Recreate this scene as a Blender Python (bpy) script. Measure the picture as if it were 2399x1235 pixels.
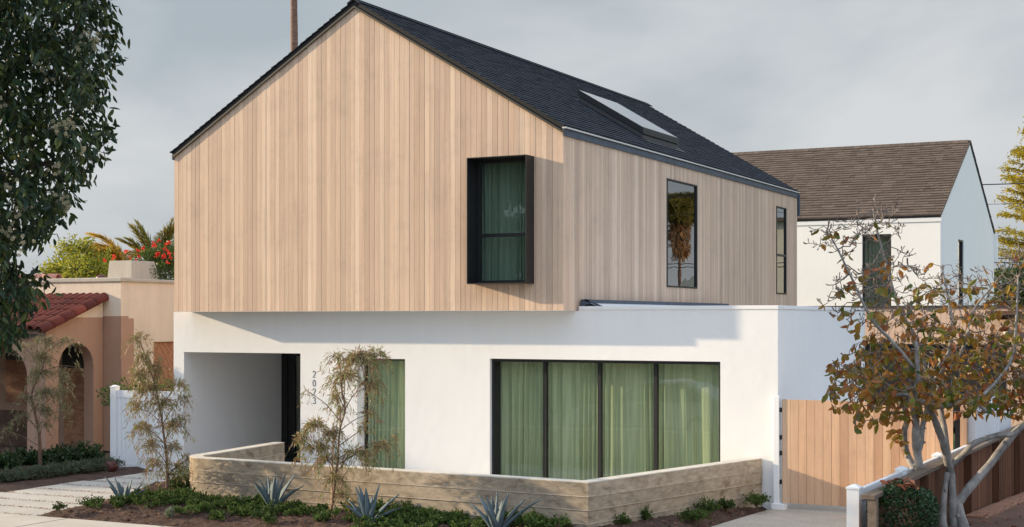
import bpy, math, random
import numpy as np
from mathutils import Vector
R = math.radians
random.seed(7); rng = np.random.default_rng(7)
sc = bpy.context.scene
for o in list(bpy.data.objects): bpy.data.objects.remove(o)
COL = sc.collection

# ------------------------------------------------------------ camera, sky, sun, exposure
CAMH = 2.9
cam = bpy.data.cameras.new('camera'); camo = bpy.data.objects.new('camera', cam); COL.objects.link(camo)
camo.location = (0, 0, CAMH); camo.rotation_euler = (R(90), 0, math.atan(1733/3407))
cam.sensor_width = 36; cam.lens = 36*3407/2399; cam.shift_y = 131.5/2399
cam.clip_start = .1; cam.clip_end = 3000
sc.camera = camo

SUNV = Vector((2.1, .5, -.57)).normalized()
SUN_EL = math.asin(-SUNV.z); SUN_ROT = math.atan2(-SUNV.x, -SUNV.y)
sun = bpy.data.lights.new('sun', 'SUN'); suno = bpy.data.objects.new('sun', sun); COL.objects.link(suno)
sun.energy = 5.0; sun.angle = R(.8); sun.color = (1, .805, .55)
suno.rotation_euler = SUNV.to_track_quat('-Z', 'Y').to_euler(); suno.location = (-20, -5, 20)

w = bpy.data.worlds.new('World'); sc.world = w; w.use_nodes = True
nt = w.node_tree; nt.nodes.clear()
def N(t, typ, **kw):
    n = t.nodes.new(typ)
    for k, v in kw.items():
        if k.startswith('i_'): n.inputs[k[2:].replace('_', ' ')].default_value = v
        else: setattr(n, k, v)
    return n
out = N(nt, 'ShaderNodeOutputWorld'); bg = N(nt, 'ShaderNodeBackground'); bg.inputs[1].default_value = .104
sky = N(nt, 'ShaderNodeTexSky', sky_type='NISHITA', sun_disc=False, sun_elevation=SUN_EL, sun_rotation=SUN_ROT, air_density=1.2, dust_density=1.2, ozone_density=1.5)
tc = N(nt, 'ShaderNodeTexCoord')
mp = N(nt, 'ShaderNodeMapping'); mp.inputs['Scale'].default_value = (1.0, 1.0, 2.3); mp.inputs['Location'].default_value = (.75, 1.5, .1)
nt.links.new(tc.outputs['Generated'], mp.inputs[0])
n1 = N(nt, 'ShaderNodeTexNoise', i_Scale=3.1, i_Detail=5, i_Roughness=.52, i_Distortion=.25)
nt.links.new(mp.outputs[0], n1.inputs[0])
cr = N(nt, 'ShaderNodeValToRGB')
cr.color_ramp.elements[0].position = .38; cr.color_ramp.elements[0].color = (2.75, 3.12, 3.42, 1)
cr.color_ramp.elements[1].position = .64; cr.color_ramp.elements[1].color = (4.45, 4.55, 4.68, 1)
nt.links.new(n1.outputs[0], cr.inputs[0])
# fill light added: unseen sky overhead and opposite the sun made brighter, bluer
sep = N(nt, 'ShaderNodeVectorMath', operation='DOT_PRODUCT'); sep.inputs[1].default_value = (.45, -.38, .80)
nt.links.new(tc.outputs['Generated'], sep.inputs[0])
mr = N(nt, 'ShaderNodeMapRange'); mr.inputs[1].default_value = .05; mr.inputs[2].default_value = .8; mr.inputs[3].default_value = 1.0; mr.inputs[4].default_value = 2.25
nt.links.new(sep.outputs['Value'], mr.inputs[0])
vm = N(nt, 'ShaderNodeVectorMath', operation='SCALE'); nt.links.new(cr.outputs[0], vm.inputs[0]); nt.links.new(mr.outputs[0], vm.inputs['Scale'])
hue = N(nt, 'ShaderNodeVectorMath', operation='MULTIPLY'); hc = N(nt, 'ShaderNodeMapRange', data_type='FLOAT_VECTOR'); hc.inputs[7].default_value = (.05,)*3; hc.inputs[8].default_value = (.6,)*3; hc.inputs[9].default_value = (1,1,1); hc.inputs[10].default_value = (.91,.99,1.14)
nt.links.new(sep.outputs['Value'], hc.inputs[6]); nt.links.new(vm.outputs[0], hue.inputs[0]); nt.links.new(hc.outputs[1], hue.inputs[1])
mx = N(nt, 'ShaderNodeMix', data_type='RGBA'); mx.inputs[0].default_value = .95
nt.links.new(sky.outputs[0], mx.inputs[6]); nt.links.new(hue.outputs[0], mx.inputs[7])
nt.links.new(mx.outputs[2], bg.inputs[0]); nt.links.new(bg.outputs[0], out.inputs[0])

vs = sc.view_settings; vs.view_transform = 'Standard'; vs.look = 'None'; vs.gamma = 1; vs.use_curve_mapping = False
vs.exposure = .56
sc.cycles.max_bounces = 8; sc.cycles.transparent_max_bounces = 16

# ------------------------------------------------------------ helpers
def tag(o, label=None, cat=None, group=None, kind=None):
    if label: o['label'] = label
    if cat: o['category'] = cat
    if group: o['group'] = group
    if kind: o['kind'] = kind
    return o
def empty(name, loc, label=None, cat=None, group=None):
    o = bpy.data.objects.new(name, None); COL.objects.link(o); o.location = loc; o.empty_display_size = .2
    return tag(o, label, cat, group)
def worldloc(p):
    v = Vector((0, 0, 0))
    while p is not None: v += p.location; p = p.parent
    return v
class MB:
    """collects geometry in world coordinates; build() links it as one mesh object"""
    def __init__(s): s.v = []; s.f = []; s.m = []; s.n = 0; s.cur = 0
    def add(s, v, f):
        v = np.asarray(v, float).reshape(-1, 3); s.v.append(v)
        for q in f: s.f.append(tuple(int(i)+s.n for i in q)); s.m.append(s.cur)
        s.n += len(v); return s
    def addarr(s, v, f):                 # f: (n,k) array
        v = np.asarray(v, float).reshape(-1, 3); s.v.append(v)
        fl = (np.asarray(f)+s.n).tolist(); s.f.extend(map(tuple, fl)); s.m.extend([s.cur]*len(fl)); s.n += len(v); return s
    def box(s, a, b, bev=0):
        x0, y0, z0 = [min(p, q) for p, q in zip(a, b)]; x1, y1, z1 = [max(p, q) for p, q in zip(a, b)]
        return s.add([(x0,y0,z0),(x1,y0,z0),(x1,y1,z0),(x0,y1,z0),(x0,y0,z1),(x1,y0,z1),(x1,y1,z1),(x0,y1,z1)],
            [(0,3,2,1),(4,5,6,7),(0,1,5,4),(1,2,6,5),(2,3,7,6),(3,0,4,7)])
    def prism(s, poly, d):               # poly: 3d pts, d: extrusion vector
        n = len(poly); d = np.array(d); P = np.array(poly, float)
        s.add(np.vstack([P, P+d]), [tuple(range(n))[::-1], tuple(range(n, 2*n))]+[(i, (i+1) % n, (i+1) % n+n, i+n) for i in range(n)])
        return s
    def quad(s, *p): return s.add(p, [tuple(range(len(p)))])
    def tube(s, pts, rad, sides=8, cap=True):
        P = np.asarray(pts, float); n = len(P)
        r = np.full(n, rad) if np.isscalar(rad) else np.asarray(rad, float)
        T = np.gradient(P, axis=0); T /= np.linalg.norm(T, axis=1)[:, None]+1e-9
        up = np.array([0, 0, 1.]) if abs(T[0][2]) < .9 else np.array([1., 0, 0])
        V = []
        u = np.cross(T[0], up); u /= np.linalg.norm(u)
        a = np.arange(sides)*2*math.pi/sides
        for i in range(n):
            u = u-T[i]*u.dot(T[i]); u /= np.linalg.norm(u)+1e-9; v = np.cross(T[i], u)
            V.append(P[i]+r[i]*(np.cos(a)[:, None]*u+np.sin(a)[:, None]*v))
        f = [(i*sides+k, i*sides+(k+1) % sides, (i+1)*sides+(k+1) % sides, (i+1)*sides+k) for i in range(n-1) for k in range(sides)]
        if cap: f += [tuple(range(sides))[::-1], tuple((n-1)*sides+k for k in range(sides))]
        return s.add(np.vstack(V), f)
    def build(s, name, mat, parent=None, smooth=False, bevel=0, **t):
        me = bpy.data.meshes.new(name); V = np.vstack(s.v) if s.v else np.zeros((0, 3))
        off = np.array(worldloc(parent)) if parent is not None else np.zeros(3)
        me.from_pydata((V-off).tolist(), [], s.f)
        mats = mat if isinstance(mat, (list, tuple)) else [mat]
        for m in mats: me.materials.append(m)
        if len(mats) > 1: me.polygons.foreach_set('material_index', s.m)
        if smooth: me.polygons.foreach_set('use_smooth', [True]*len(me.polygons))
        me.update()
        o = bpy.data.objects.new(name, me); COL.objects.link(o); o.parent = parent
        if bevel:
            b = o.modifiers.new('bevel', 'BEVEL'); b.width = bevel; b.segments = 2; b.limit_method = 'ANGLE'
        return tag(o, **t)
def structure(mb, name, mat, **k):
    o = mb.build(name, mat, **k); o['kind'] = 'structure'; return o

# ------------------------------------------------------------ materials
def mk(name):
    m = bpy.data.materials.new(name); m.use_nodes = True; t = m.node_tree; t.nodes.clear()
    o = N(t, 'ShaderNodeOutputMaterial'); p = N(t, 'ShaderNodeBsdfPrincipled'); t.links.new(p.outputs[0], o.inputs[0])
    return m, t, p
def c4(c): return (c[0], c[1], c[2], 1)
def pos(t, scale=(1, 1, 1)):
    g = N(t, 'ShaderNodeNewGeometry'); m = N(t, 'ShaderNodeMapping'); m.inputs['Scale'].default_value = scale
    t.links.new(g.outputs['Position'], m.inputs[0]); return m.outputs[0]
def noise(t, vec, scale, detail=3, rough=.5, dist=0):
    n = N(t, 'ShaderNodeTexNoise', i_Scale=scale, i_Detail=detail, i_Roughness=rough, i_Distortion=dist); t.links.new(vec, n.inputs[0]); return n.outputs[0]
def ramp(t, fac, stops):
    r = N(t, 'ShaderNodeValToRGB'); e = r.color_ramp.elements
    e[0].position, e[0].color = stops[0][0], c4(stops[0][1]); e[1].position, e[1].color = stops[-1][0], c4(stops[-1][1])
    for p, c in stops[1:-1]: x = e.new(p); x.color = c4(c)
    t.links.new(fac, r.inputs[0]); return r.outputs[0]
def mix(t, fac, a, b, typ='MIX'):
    m = N(t, 'ShaderNodeMix', data_type='RGBA', blend_type=typ)
    for i, v in ((0, fac), (6, a), (7, b)):
        if hasattr(v, 'is_linked') or hasattr(v, 'links'): t.links.new(v, m.inputs[i])
        else: m.inputs[i].default_value = v if i == 0 else c4(v)
    return m.outputs[2]
def bump(t, p, h, strength=.3, dist=.01):
    b = N(t, 'ShaderNodeBump'); b.inputs['Strength'].default_value = strength; b.inputs['Distance'].default_value = dist
    t.links.new(h, b.inputs['Height']); t.links.new(b.outputs[0], p.inputs['Normal']); return b
def g3(v): return (v, v, v)
def simple(name, c, rough=.6, metal=0, var=.0, nscale=3, bmp=0, bscale=80, bdist=.003):
    m, t, p = mk(name); p.inputs['Roughness'].default_value = rough; p.inputs['Metallic'].default_value = metal
    P = pos(t)
    if var:
        n = noise(t, P, nscale, 5, .6)
        t.links.new(ramp(t, n, [(.3, [x*(1-var) for x in c]), (.7, [min(1, x*(1+var)) for x in c])]), p.inputs['Base Color'])
    else: p.inputs['Base Color'].default_value = c4(c)
    if bmp: bump(t, p, noise(t, P, bscale, 4, .6), bmp, bdist)
    return m
def stucco(name, c, var=.05, bmp=.35):
    m, t, p = mk(name); p.inputs['Roughness'].default_value = .9; p.inputs['Specular IOR Level'].default_value = .2
    P = pos(t); a = noise(t, P, 1.1, 5, .6); b = noise(t, pos(t, (3, 3, .35)), 2.0, 4, .6)
    col = ramp(t, a, [(.3, [x*(1-var) for x in c]), (.7, [min(.95, x*(1+var)) for x in c])])
    col = mix(t, .5, col, ramp(t, b, [(.35, [x*(1-var*1.3) for x in c]), (.7, c)]))
    t.links.new(col, p.inputs['Base Color'])
    h = N(t, 'ShaderNodeMath', operation='ADD'); t.links.new(noise(t, P, 55, 5, .65), h.inputs[0])
    mm = N(t, 'ShaderNodeMath', operation='MULTIPLY'); mm.inputs[1].default_value = 2.2; t.links.new(noise(t, P, 5, 3, .5), mm.inputs[0]); t.links.new(mm.outputs[0], h.inputs[1])
    bump(t, p, h.outputs[0], bmp, .006); return m
def wood(name, cols, grain=.18, rough=.7, axis='z', bmp=.12):
    """planks: tone per plank, streaks along the plank"""
    m, t, p = mk(name); p.inputs['Roughness'].default_value = rough; p.inputs['Specular IOR Level'].default_value = .25
    g = N(t, 'ShaderNodeNewGeometry'); r = g.outputs['Random Per Island']
    n = len(cols); base = ramp(t, r, [(i/(n-1), c) for i, c in enumerate(cols)])
    sc_ = {'z': (1, 1, .045), 'x': (.045, 1, 1), 'y': (1, .045, 1)}[axis]
    mp_ = N(t, 'ShaderNodeMapping'); mp_.inputs['Scale'].default_value = sc_; t.links.new(g.outputs['Position'], mp_.inputs[0])
    k = N(t, 'ShaderNodeMath', operation='MULTIPLY'); k.inputs[1].default_value = 57.0; t.links.new(r, k.inputs[0])
    cx = N(t, 'ShaderNodeCombineXYZ'); [t.links.new(k.outputs[0], cx.inputs[i]) for i in range(3)]
    t.links.new(cx.outputs[0], mp_.inputs['Location'])
    fine = noise(t, mp_.outputs[0], 60, 4, .6, .4); broad = noise(t, mp_.outputs[0], 9, 3, .55, .8)
    k1 = ramp(t, fine, [(.25, g3(1-grain)), (.75, g3(1+grain*.25))]); k2 = ramp(t, broad, [(.3, g3(1-grain*.9)), (.65, g3(1.04))])
    col = mix(t, 1.0, mix(t, 1.0, base, k1, 'MULTIPLY'), k2, 'MULTIPLY')
    # knots and water marks
    v = N(t, 'ShaderNodeTexNoise', i_Scale=1.7, i_Detail=6, i_Roughness=.7); t.links.new(g.outputs['Position'], v.inputs[0])
    col = mix(t, 1.0, col, ramp(t, v.outputs[0], [(.33, (.90, .91, .92)), (.5, (1, 1, 1))]), 'MULTIPLY')
    t.links.new(col, p.inputs['Base Color']); bump(t, p, fine, bmp, .003)
    return m
def leaf(name, cols, trans=.35, rough=.5, spec=.4):
    m = bpy.data.materials.new(name); m.use_nodes = True; t = m.node_tree; t.nodes.clear()
    o = N(t, 'ShaderNodeOutputMaterial'); p = N(t, 'ShaderNodeBsdfPrincipled'); tr = N(t, 'ShaderNodeBsdfTranslucent'); mxs = N(t, 'ShaderNodeMixShader')
    p.inputs['Roughness'].default_value = rough; p.inputs['Specular IOR Level'].default_value = spec; mxs.inputs[0].default_value = trans
    g = N(t, 'ShaderNodeNewGeometry'); n = len(cols)
    base = ramp(t, g.outputs['Random Per Island'], [(i/(n-1), c) for i, c in enumerate(cols)])
    base = mix(t, 1.0, base, ramp(t, noise(t, g.outputs['Position'], 2.2, 3), [(.3, g3(.72)), (.7, g3(1.2))]), 'MULTIPLY')
    t.links.new(base, p.inputs['Base Color']); t.links.new(base, tr.inputs[0])
    t.links.new(p.outputs[0], mxs.inputs[1]); t.links.new(tr.outputs[0], mxs.inputs[2]); t.links.new(mxs.outputs[0], o.inputs[0])
    return m
def glass(name, tint=(.8, .85, .82), ior=1.55, rough=.0, wav=.0):
    m = bpy.data.materials.new(name); m.use_nodes = True; t = m.node_tree; t.nodes.clear()
    o = N(t, 'ShaderNodeOutputMaterial'); a = N(t, 'ShaderNodeBsdfTransparent'); a.inputs[0].default_value = c4(tint)
    g = N(t, 'ShaderNodeBsdfGlossy'); g.inputs['Roughness'].default_value = rough; g.inputs[0].default_value = (.95, .97, 1, 1)
    ge = N(t, 'ShaderNodeNewGeometry'); dp = N(t, 'ShaderNodeVectorMath', operation='DOT_PRODUCT'); t.links.new(ge.outputs['Incoming'], dp.inputs[0]); t.links.new(ge.outputs['Normal'], dp.inputs[1])
    def mth(op, a_, b_=None):
        n_ = N(t, 'ShaderNodeMath', operation=op)
        for i_, v_ in ((0, a_), (1, b_)):
            if v_ is None: continue
            if isinstance(v_, (int, float)): n_.inputs[i_].default_value = v_
            else: t.links.new(v_, n_.inputs[i_])
        return n_.outputs[0]
    f0 = ((ior-1)/(ior+1))**2; fr_ = mth('ADD', mth('MULTIPLY', mth('POWER', mth('SUBTRACT', 1.0, mth('ABSOLUTE', dp.outputs['Value'])), 4.0), 1-f0), f0)   # Fresnel (Schlick), the same from both sides
    ms = N(t, 'ShaderNodeMixShader')
    if wav:
        P = pos(t); b = N(t, 'ShaderNodeBump'); b.inputs['Strength'].default_value = 1; b.inputs['Distance'].default_value = wav
        t.links.new(noise(t, P, 1.6, 2, .4), b.inputs['Height']); t.links.new(b.outputs[0], g.inputs['Normal'])
    t.links.new(fr_, ms.inputs[0]); t.links.new(a.outputs[0], ms.inputs[1]); t.links.new(g.outputs[0], ms.inputs[2]); t.links.new(ms.outputs[0], o.inputs[0])
    return m
def shingle(name, cols):
    m, t, p = mk(name); p.inputs['Roughness'].default_value = .85; p.inputs['Specular IOR Level'].default_value = .3
    g = N(t, 'ShaderNodeNewGeometry'); n = len(cols)
    base = ramp(t, g.outputs['Random Per Island'], [(i/(n-1), c) for i, c in enumerate(cols)])
    P = pos(t); k = ramp(t, noise(t, P, 90, 3, .7), [(.3, g3(.7)), (.7, g3(1.3))])
    t.links.new(mix(t, 1, base, k, 'MULTIPLY'), p.inputs['Base Color']); bump(t, p, noise(t, P, 160, 3, .7), .5, .004); return m
def bark(name, c1, c2, scale=14, stretch=.35):
    m, t, p = mk(name); p.inputs['Roughness'].default_value = .85
    P = pos(t, (1, 1, stretch)); a = noise(t, P, scale, 5, .65, .3)
    t.links.new(ramp(t, a, [(.3, c1), (.65, c2)]), p.inputs['Base Color']); bump(t, p, a, .5, .012); return m
def concrete_boards(name):
    m, t, p = mk(name); p.inputs['Roughness'].default_value = .85; p.inputs['Specular IOR Level'].default_value = .2
    g = N(t, 'ShaderNodeNewGeometry')
    base = ramp(t, g.outputs['Random Per Island'], [(0, (.29,.235,.17)), (.35, (.40,.325,.24)), (.7, (.33,.27,.20)), (1, (.44,.36,.27))])
    mp_ = N(t, 'ShaderNodeMapping'); mp_.inputs['Scale'].default_value = (.6, .6, 1.6); t.links.new(g.outputs['Position'], mp_.inputs[0])
    streak = noise(t, mp_.outputs[0], 11, 5, .65, .6); blot = noise(t, pos(t, (.8, .8, 1.3)), 4.2, 5, .62, .4)
    col = mix(t, 1, base, ramp(t, streak, [(.3, g3(.66)), (.66, g3(1.14))]), 'MULTIPLY')
    col = mix(t, 1, col, ramp(t, blot, [(.32, (.62, .57, .51)), (.46, (1, 1, 1)), (.72, (1.12, 1.11, 1.10))]), 'MULTIPLY')
    pits = noise(t, pos(t), 45, 2, .5); col = mix(t, 1, col, ramp(t, pits, [(.26, (.45, .42, .4)), (.34, (1, 1, 1))]), 'MULTIPLY')
    t.links.new(col, p.inputs['Base Color']); bump(t, p, streak, .5, .008); return m
def paving(name, c, c2, agg=120, var=.12, joint=None):
    m, t, p = mk(name); p.inputs['Roughness'].default_value = .9; p.inputs['Specular IOR Level'].default_value = .2
    P = pos(t); a = noise(t, P, 1.4, 6, .65); b = noise(t, P, agg, 3, .7)
    col = ramp(t, a, [(.3, c), (.7, c2)]); col = mix(t, 1, col, ramp(t, b, [(.3, g3(1-var*2.2)), (.6, g3(1+var*.5))]), 'MULTIPLY')
    t.links.new(col, p.inputs['Base Color']); bump(t, p, b, .35, .004); return m

M = dict(
 cedar=wood('cedar_cladding', [(0.592,0.423,0.311),(0.671,0.482,0.353),(0.563,0.409,0.305),(0.740,0.541,0.395),(0.632,0.453,0.334),(0.720,0.511,0.368),(0.543,0.390,0.286),(0.790,0.595,0.444),(0.642,0.444,0.320)], .12),
 gatewood=wood('gate_wood', [(.58,.35,.22),(.68,.44,.29),(.50,.29,.18),(.74,.50,.33),(.62,.39,.25),(.66,.42,.27)], .16),
 pinkwood=wood('garage_boards', [(.66,.46,.35),(.70,.49,.37),(.64,.45,.34),(.72,.51,.39)], .08),
 fencewood=wood('old_fence_wood', [(.17,.072,.038),(.22,.095,.048),(.13,.058,.032),(.26,.115,.06)], .35),
 greywood=wood('weathered_wood', [(.16,.12,.09),(.22,.17,.13)], .35, axis='y'),
 ply=None, white=stucco('white_stucco', (.80,.795,.785), .03, .4), whiteb=stucco('far_white_stucco', (.85,.84,.80), .03, .2),
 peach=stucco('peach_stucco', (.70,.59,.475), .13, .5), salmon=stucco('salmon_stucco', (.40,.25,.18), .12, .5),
 grey_st=stucco('grey_stucco', (.46,.42,.36), .15, .5), cream=stucco('cream_stucco', (.75,.68,.52), .06, .2),
 black=simple('black_metal', (.009,.009,.010), .5, .0, .2, 4), dark=simple('dark_metal', (.035,.037,.042), .45, .3),
 bluegrey=simple('grey_blue_flashing', (.055,.075,.105), .5, .2, .3, 5), galv=simple('galvanised_edge', (.62,.6,.56), .45, .3),
 trim=simple('olive_rake_trim', (.04,.032,.022), .6, 0, .2, 6), bark1=bark('grey_bark', (.12,.11,.10), (.33,.31,.285), 9, .6),
 bark2=bark('brown_bark', (.10,.055,.035), (.22,.13,.085), 30, .3), bark3=bark('dark_bark', (.03,.022,.018), (.08,.06,.05), 20, .4),
 palmbark=bark('palm_trunk_bark', (.09,.05,.035), (.22,.13,.09), 6, 2.5),
 vinyl=simple('white_vinyl', (.80,.81,.82), .4, 0, .02, 2), conc=concrete_boards('board_formed_concrete'),
 conctop=simple('concrete_wall_top', (.60,.55,.47), .85, 0, .15, 6, .4, 60, .004),
 walk=paving('sidewalk_concrete', (.50,.45,.39), (.60,.55,.48), 60, .05), slab=paving('path_slab_concrete', (.46,.43,.38), (.58,.54,.48), 60, .14),
 agg=paving('exposed_aggregate', (.42,.37,.31), (.52,.46,.39), 70, .22), soil=simple('soil', (.065,.034,.022), .95, 0, .45, 9, .8, 50, .02),
 dirt=simple('red_dirt', (.12,.06,.036), .95, 0, .35, 2.2, .5, 40, .01), asphalt=simple('asphalt', (.05,.05,.052), .9, 0, .2, 2, .3, 120, .004),
 grass=simple('lawn', (.05,.085,.025), .9, 0, .4, 6, .8, 90, .02), stone=simple('stone_veneer', (.11,.065,.045), .85, 0, .35, 5, .6, 20, .01),
 darkroof=shingle('charcoal_shingles', [(.016,.020,.028),(.026,.031,.042),(.020,.024,.034),(.032,.037,.048)]),
 brownroof=shingle('brown_shingles', [(.09,.066,.050),(.125,.094,.072),(.10,.075,.057),(.145,.108,.084),(.085,.062,.048),(.12,.09,.07)]),
 tile=shingle('red_clay_tile', [(.11,.026,.020),(.17,.040,.028),(.09,.024,.020),(.22,.055,.036)]), oldtile=shingle('faded_clay_tile', [(.55,.25,.17),(.62,.32,.23)]),
 interior=simple('room_paint', (.35,.34,.32), .9), terrac=simple('glazed_pot', (.10,.02,.015), .4, 0, .2, 9),
 win=glass('window_glass', (.88,.92,.89), 1.7, 0, .002), winside=glass('side_window_glass', (.30,.36,.36), 2.6, 0, .0016),
 skyglass=glass('skylight_glass', (.45,.6,.6), 4.5, .04), brick=simple('edging_wood', (.30,.15,.09), .9, 0, .3, 6),
)
def plywood():
    m, t, p = mk('plywood'); p.inputs['Roughness'].default_value = .75
    wv = N(t, 'ShaderNodeTexWave', wave_type='RINGS', i_Scale=1.6, i_Distortion=9, i_Detail=2); wv.inputs['Detail Scale'].default_value = 1.2
    t.links.new(pos(t, (1.2, 1.2, 3.6)), wv.inputs[0])
    t.links.new(ramp(t, wv.outputs[0], [(0, (.28,.125,.065)), (.5, (.34,.155,.08)), (1, (.40,.19,.105))]), p.inputs['Base Color']); return m
M['ply'] = plywood()
def curtain_mat(c=(.53,.60,.38)):
    m = bpy.data.materials.new('green_curtain'); m.use_nodes = True; t = m.node_tree; t.nodes.clear()
    o = N(t, 'ShaderNodeOutputMaterial'); d = N(t, 'ShaderNodeBsdfDiffuse'); tr = N(t, 'ShaderNodeBsdfTranslucent'); ms = N(t, 'ShaderNodeMixShader'); ms.inputs[0].default_value = .25
    n = noise(t, pos(t, (1,1,.03)), 30, 3)
    b = ramp(t, n, [(.3, [x*.8 for x in c]), (.7, [x*1.15 for x in c])]); t.links.new(b, d.inputs[0]); t.links.new(b, tr.inputs[0])
    t.links.new(d.outputs[0], ms.inputs[1]); t.links.new(tr.outputs[0], ms.inputs[2]); t.links.new(ms.outputs[0], o.inputs[0]); return m
M['curtain'] = curtain_mat(); M['curtain_shaded'] = curtain_mat((.26,.35,.27))  # second curtain colour carries the shade inside the upstairs box window

# ------------------------------------------------------------ ground
g = MB(); S = 400
g.quad((-S,-S,-.16),(S,-S,-.16),(S,S,-.16),(-S,S,-.16)); structure(g, 'ground', M['grass'])
g = MB(); g.box((-60,13.4,-.14),(60,15.98,0)); structure(g, 'sidewalk', M['walk'])
g = MB()
for k in range(-20, 20): g.box((-13.6+1.8*k-.006, 13.4, .0005), (-13.6+1.8*k+.006, 15.98, .003))
structure(g, 'sidewalk_joints', simple('joint', (.16,.14,.12), .95))
g = MB(); g.box((-60,10.8,-.15),(60,13.36,-.01)); structure(g, 'parkway_lawn', M['grass'])
g = MB(); g.box((-60,10.6,-.2),(60,10.78,0)); structure(g, 'kerb', M['walk'])
g = MB(); g.quad((-60,1,-.13),(60,1,-.13),(60,10.6,-.13),(-60,10.6,-.13)); structure(g, 'road', M['asphalt'])
g = MB(); g.box((-60,.7,-.2),(60,.9,0)); g.box((-60,-8,-.2),(60,.7,-.012)); structure(g, 'far_lawn', M['grass'])
# path: cast concrete bands with open joints
for i in range(9):
    y0 = 16.02+i*.66; y1 = y0+.59; mb = MB()
    xr = lambda y: -16.05-.0*y if y < 17 else -16.05-(y-17)**1.25*.33
    xl = -18.72-.05*(i % 3); ny = 14
    P = [(xl+rng.uniform(-.012,.012), y0), ] + [(xl+(xr(y0)-xl)*q/ny, y0+rng.uniform(-.012,.012)) for q in range(1, ny)] + [(xr(y0), y0), (xr(y1), y1)] + [(xl+(xr(y1)-xl)*q/ny, y1+rng.uniform(-.012,.012)) for q in range(ny-1, 0, -1)] + [(xl, y1)]
    mb.prism([(a, b, -.12) for a, b in P], (0, 0, .12-.0015*i)); structure(mb, 'path_slab', M['slab'], bevel=.008)
g = MB(); g.quad((-18.9,16,-.03),(-14,16,-.03),(-14,22.1,-.03),(-20.2,22.1,-.03)); structure(g, 'path_joint_soil', M['soil'])
# right driveway, patio, porch floor
g = MB(); g.prism([(-6.72,16.0,-.14),(-3.75,16.0,-.14),(-3.75,32,-.14),(-6.45,32,-.14),(-6.45,22.1,-.14),(-6.60,21.2,-.14),(-6.74,19.4,-.14)], (0,0,.145)); structure(g, 'driveway', M['agg'])
g = MB(); g.prism([(-14.9,17.9,-.14),(-7.9,17.7,-.14),(-6.9,21.76,-.14),(-18.0,21.76,-.14),(-18.0,20.5,-.14),(-15,20.6,-.14)], (0,0,.125)); structure(g, 'patio_paving', paving('pale_patio_concrete', (.62,.60,.56), (.70,.68,.64), 60, .08))
# mulch bed as a low mound with its own relief
def hbed(x, y):
    e = min(1, max(0, (y-15.98)/.5)); e2 = 1.0
    if x < -15.2: e2 = max(0, min(1, (x-(-16.1-max(0, y-17)*.35))/.5))
    if x > -7.3: e2 = max(0, min(1, (-6.68-x)/.35))
    return -.03+(.17*min(1, 1.0*min(e, e2)+.0)**.8) + .03*math.sin(x*2.1)*min(e, e2)
g = MB(); nx, ny = 260, 130; X0, X1, Y0, Y1 = -17.2, -6.66, 15.98, 22.0
vals = rng.normal(0, .009, (nx+1, ny+1)); V = []; ok = {}
for i in range(nx+1):
    for j in range(ny+1):
        x = X0+(X1-X0)*i/nx; y = Y0+(Y1-Y0)*j/ny; V.append((x, y, hbed(x, y)+vals[i, j]))
def inbed(x, y):
    if x < -16.06-max(0, y-17)**1.25*.33: return False
    if y < 18.0: return True
    if x < -14.9: return y < 21.6
    return x > -7.9+(y-17.6)*.2
F = []
for i in range(nx):
    for j in range(ny):
        x = X0+(X1-X0)*(i+.5)/nx; y = Y0+(Y1-Y0)*(j+.5)/ny
        if inbed(x, y): a = i*(ny+1)+j; F.append((a, a+ny+1, a+ny+2, a+1))
g.add(V, F); structure(g, 'mulch_bed', M['soil'], smooth=True)
# bark chips
n = 9000; px_ = rng.uniform(-17, -6.7, n); py_ = rng.uniform(16.0, 21.8, n)
keep = [i for i in range(n) if inbed(px_[i], py_[i])]; g = MB()
for i in keep:
    x, y = px_[i], py_[i]; z = hbed(x, y)+.008+rng.uniform(0, .015); a = rng.uniform(0, 3.14); L = rng.uniform(.008, .03); W = rng.uniform(.004, .011)
    dx, dy = math.cos(a)*L, math.sin(a)*L; ex, ey = -math.sin(a)*W, math.cos(a)*W; tz = rng.uniform(-.35, .35)*L; uz = rng.uniform(-.9, .9)*W
    g.add([(x-dx-ex, y-dy-ey, z-tz-uz),(x+dx-ex, y+dy-ey, z+tz-uz),(x+dx+ex, y+dy+ey, z+tz+uz),(x-dx+ex, y-dy+ey, z-tz+uz)], [(0,1,2,3)])
tag(g.build('bark_chips', shingle('bark_chip', [(.10,.04,.022),(.17,.07,.04),(.07,.03,.02),(.30,.15,.09)])), 'reddish brown bark chips scattered over the planting bed', 'mulch', kind='stuff')
# right neighbour's yard
g = MB(); V = []; F = []; nx, ny = 50, 80
for i in range(nx+1):
    for j in range(ny+1):
        x = -3.42+8*i/nx; y = 12+26*j/ny; V.append((x, y, .45-.05*(max(y, 16)-17)*(1 if y < 27 else 27/y)+rng.normal(0, .006)))
for i in range(nx):
    for j in range(ny): a = i*(ny+1)+j; F.append((a, a+ny+1, a+ny+2, a+1))
g.add(V, F); structure(g, 'yard_dirt', M['dirt'], smooth=True)
def zyard(y): return .45-.05*(max(y, 16)-17)
# left neighbour's bed
g = MB(); V = []; F = []; nx, ny = 60, 60
for i in range(nx+1):
    for j in range(ny+1):
        x = -34+15.2*i/nx; y = 16.02+8*j/ny; V.append((x, y, -.045+.07*min(1, max(0, (-18.8-x)/.35))+rng.normal(0, .012)))
for i in range(nx):
    for j in range(ny): a = i*(ny+1)+j; F.append((a, a+ny+1, a+ny+2, a+1))
g.add(V, F); structure(g, 'left_planting_bed', M['soil'], smooth=True)

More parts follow.
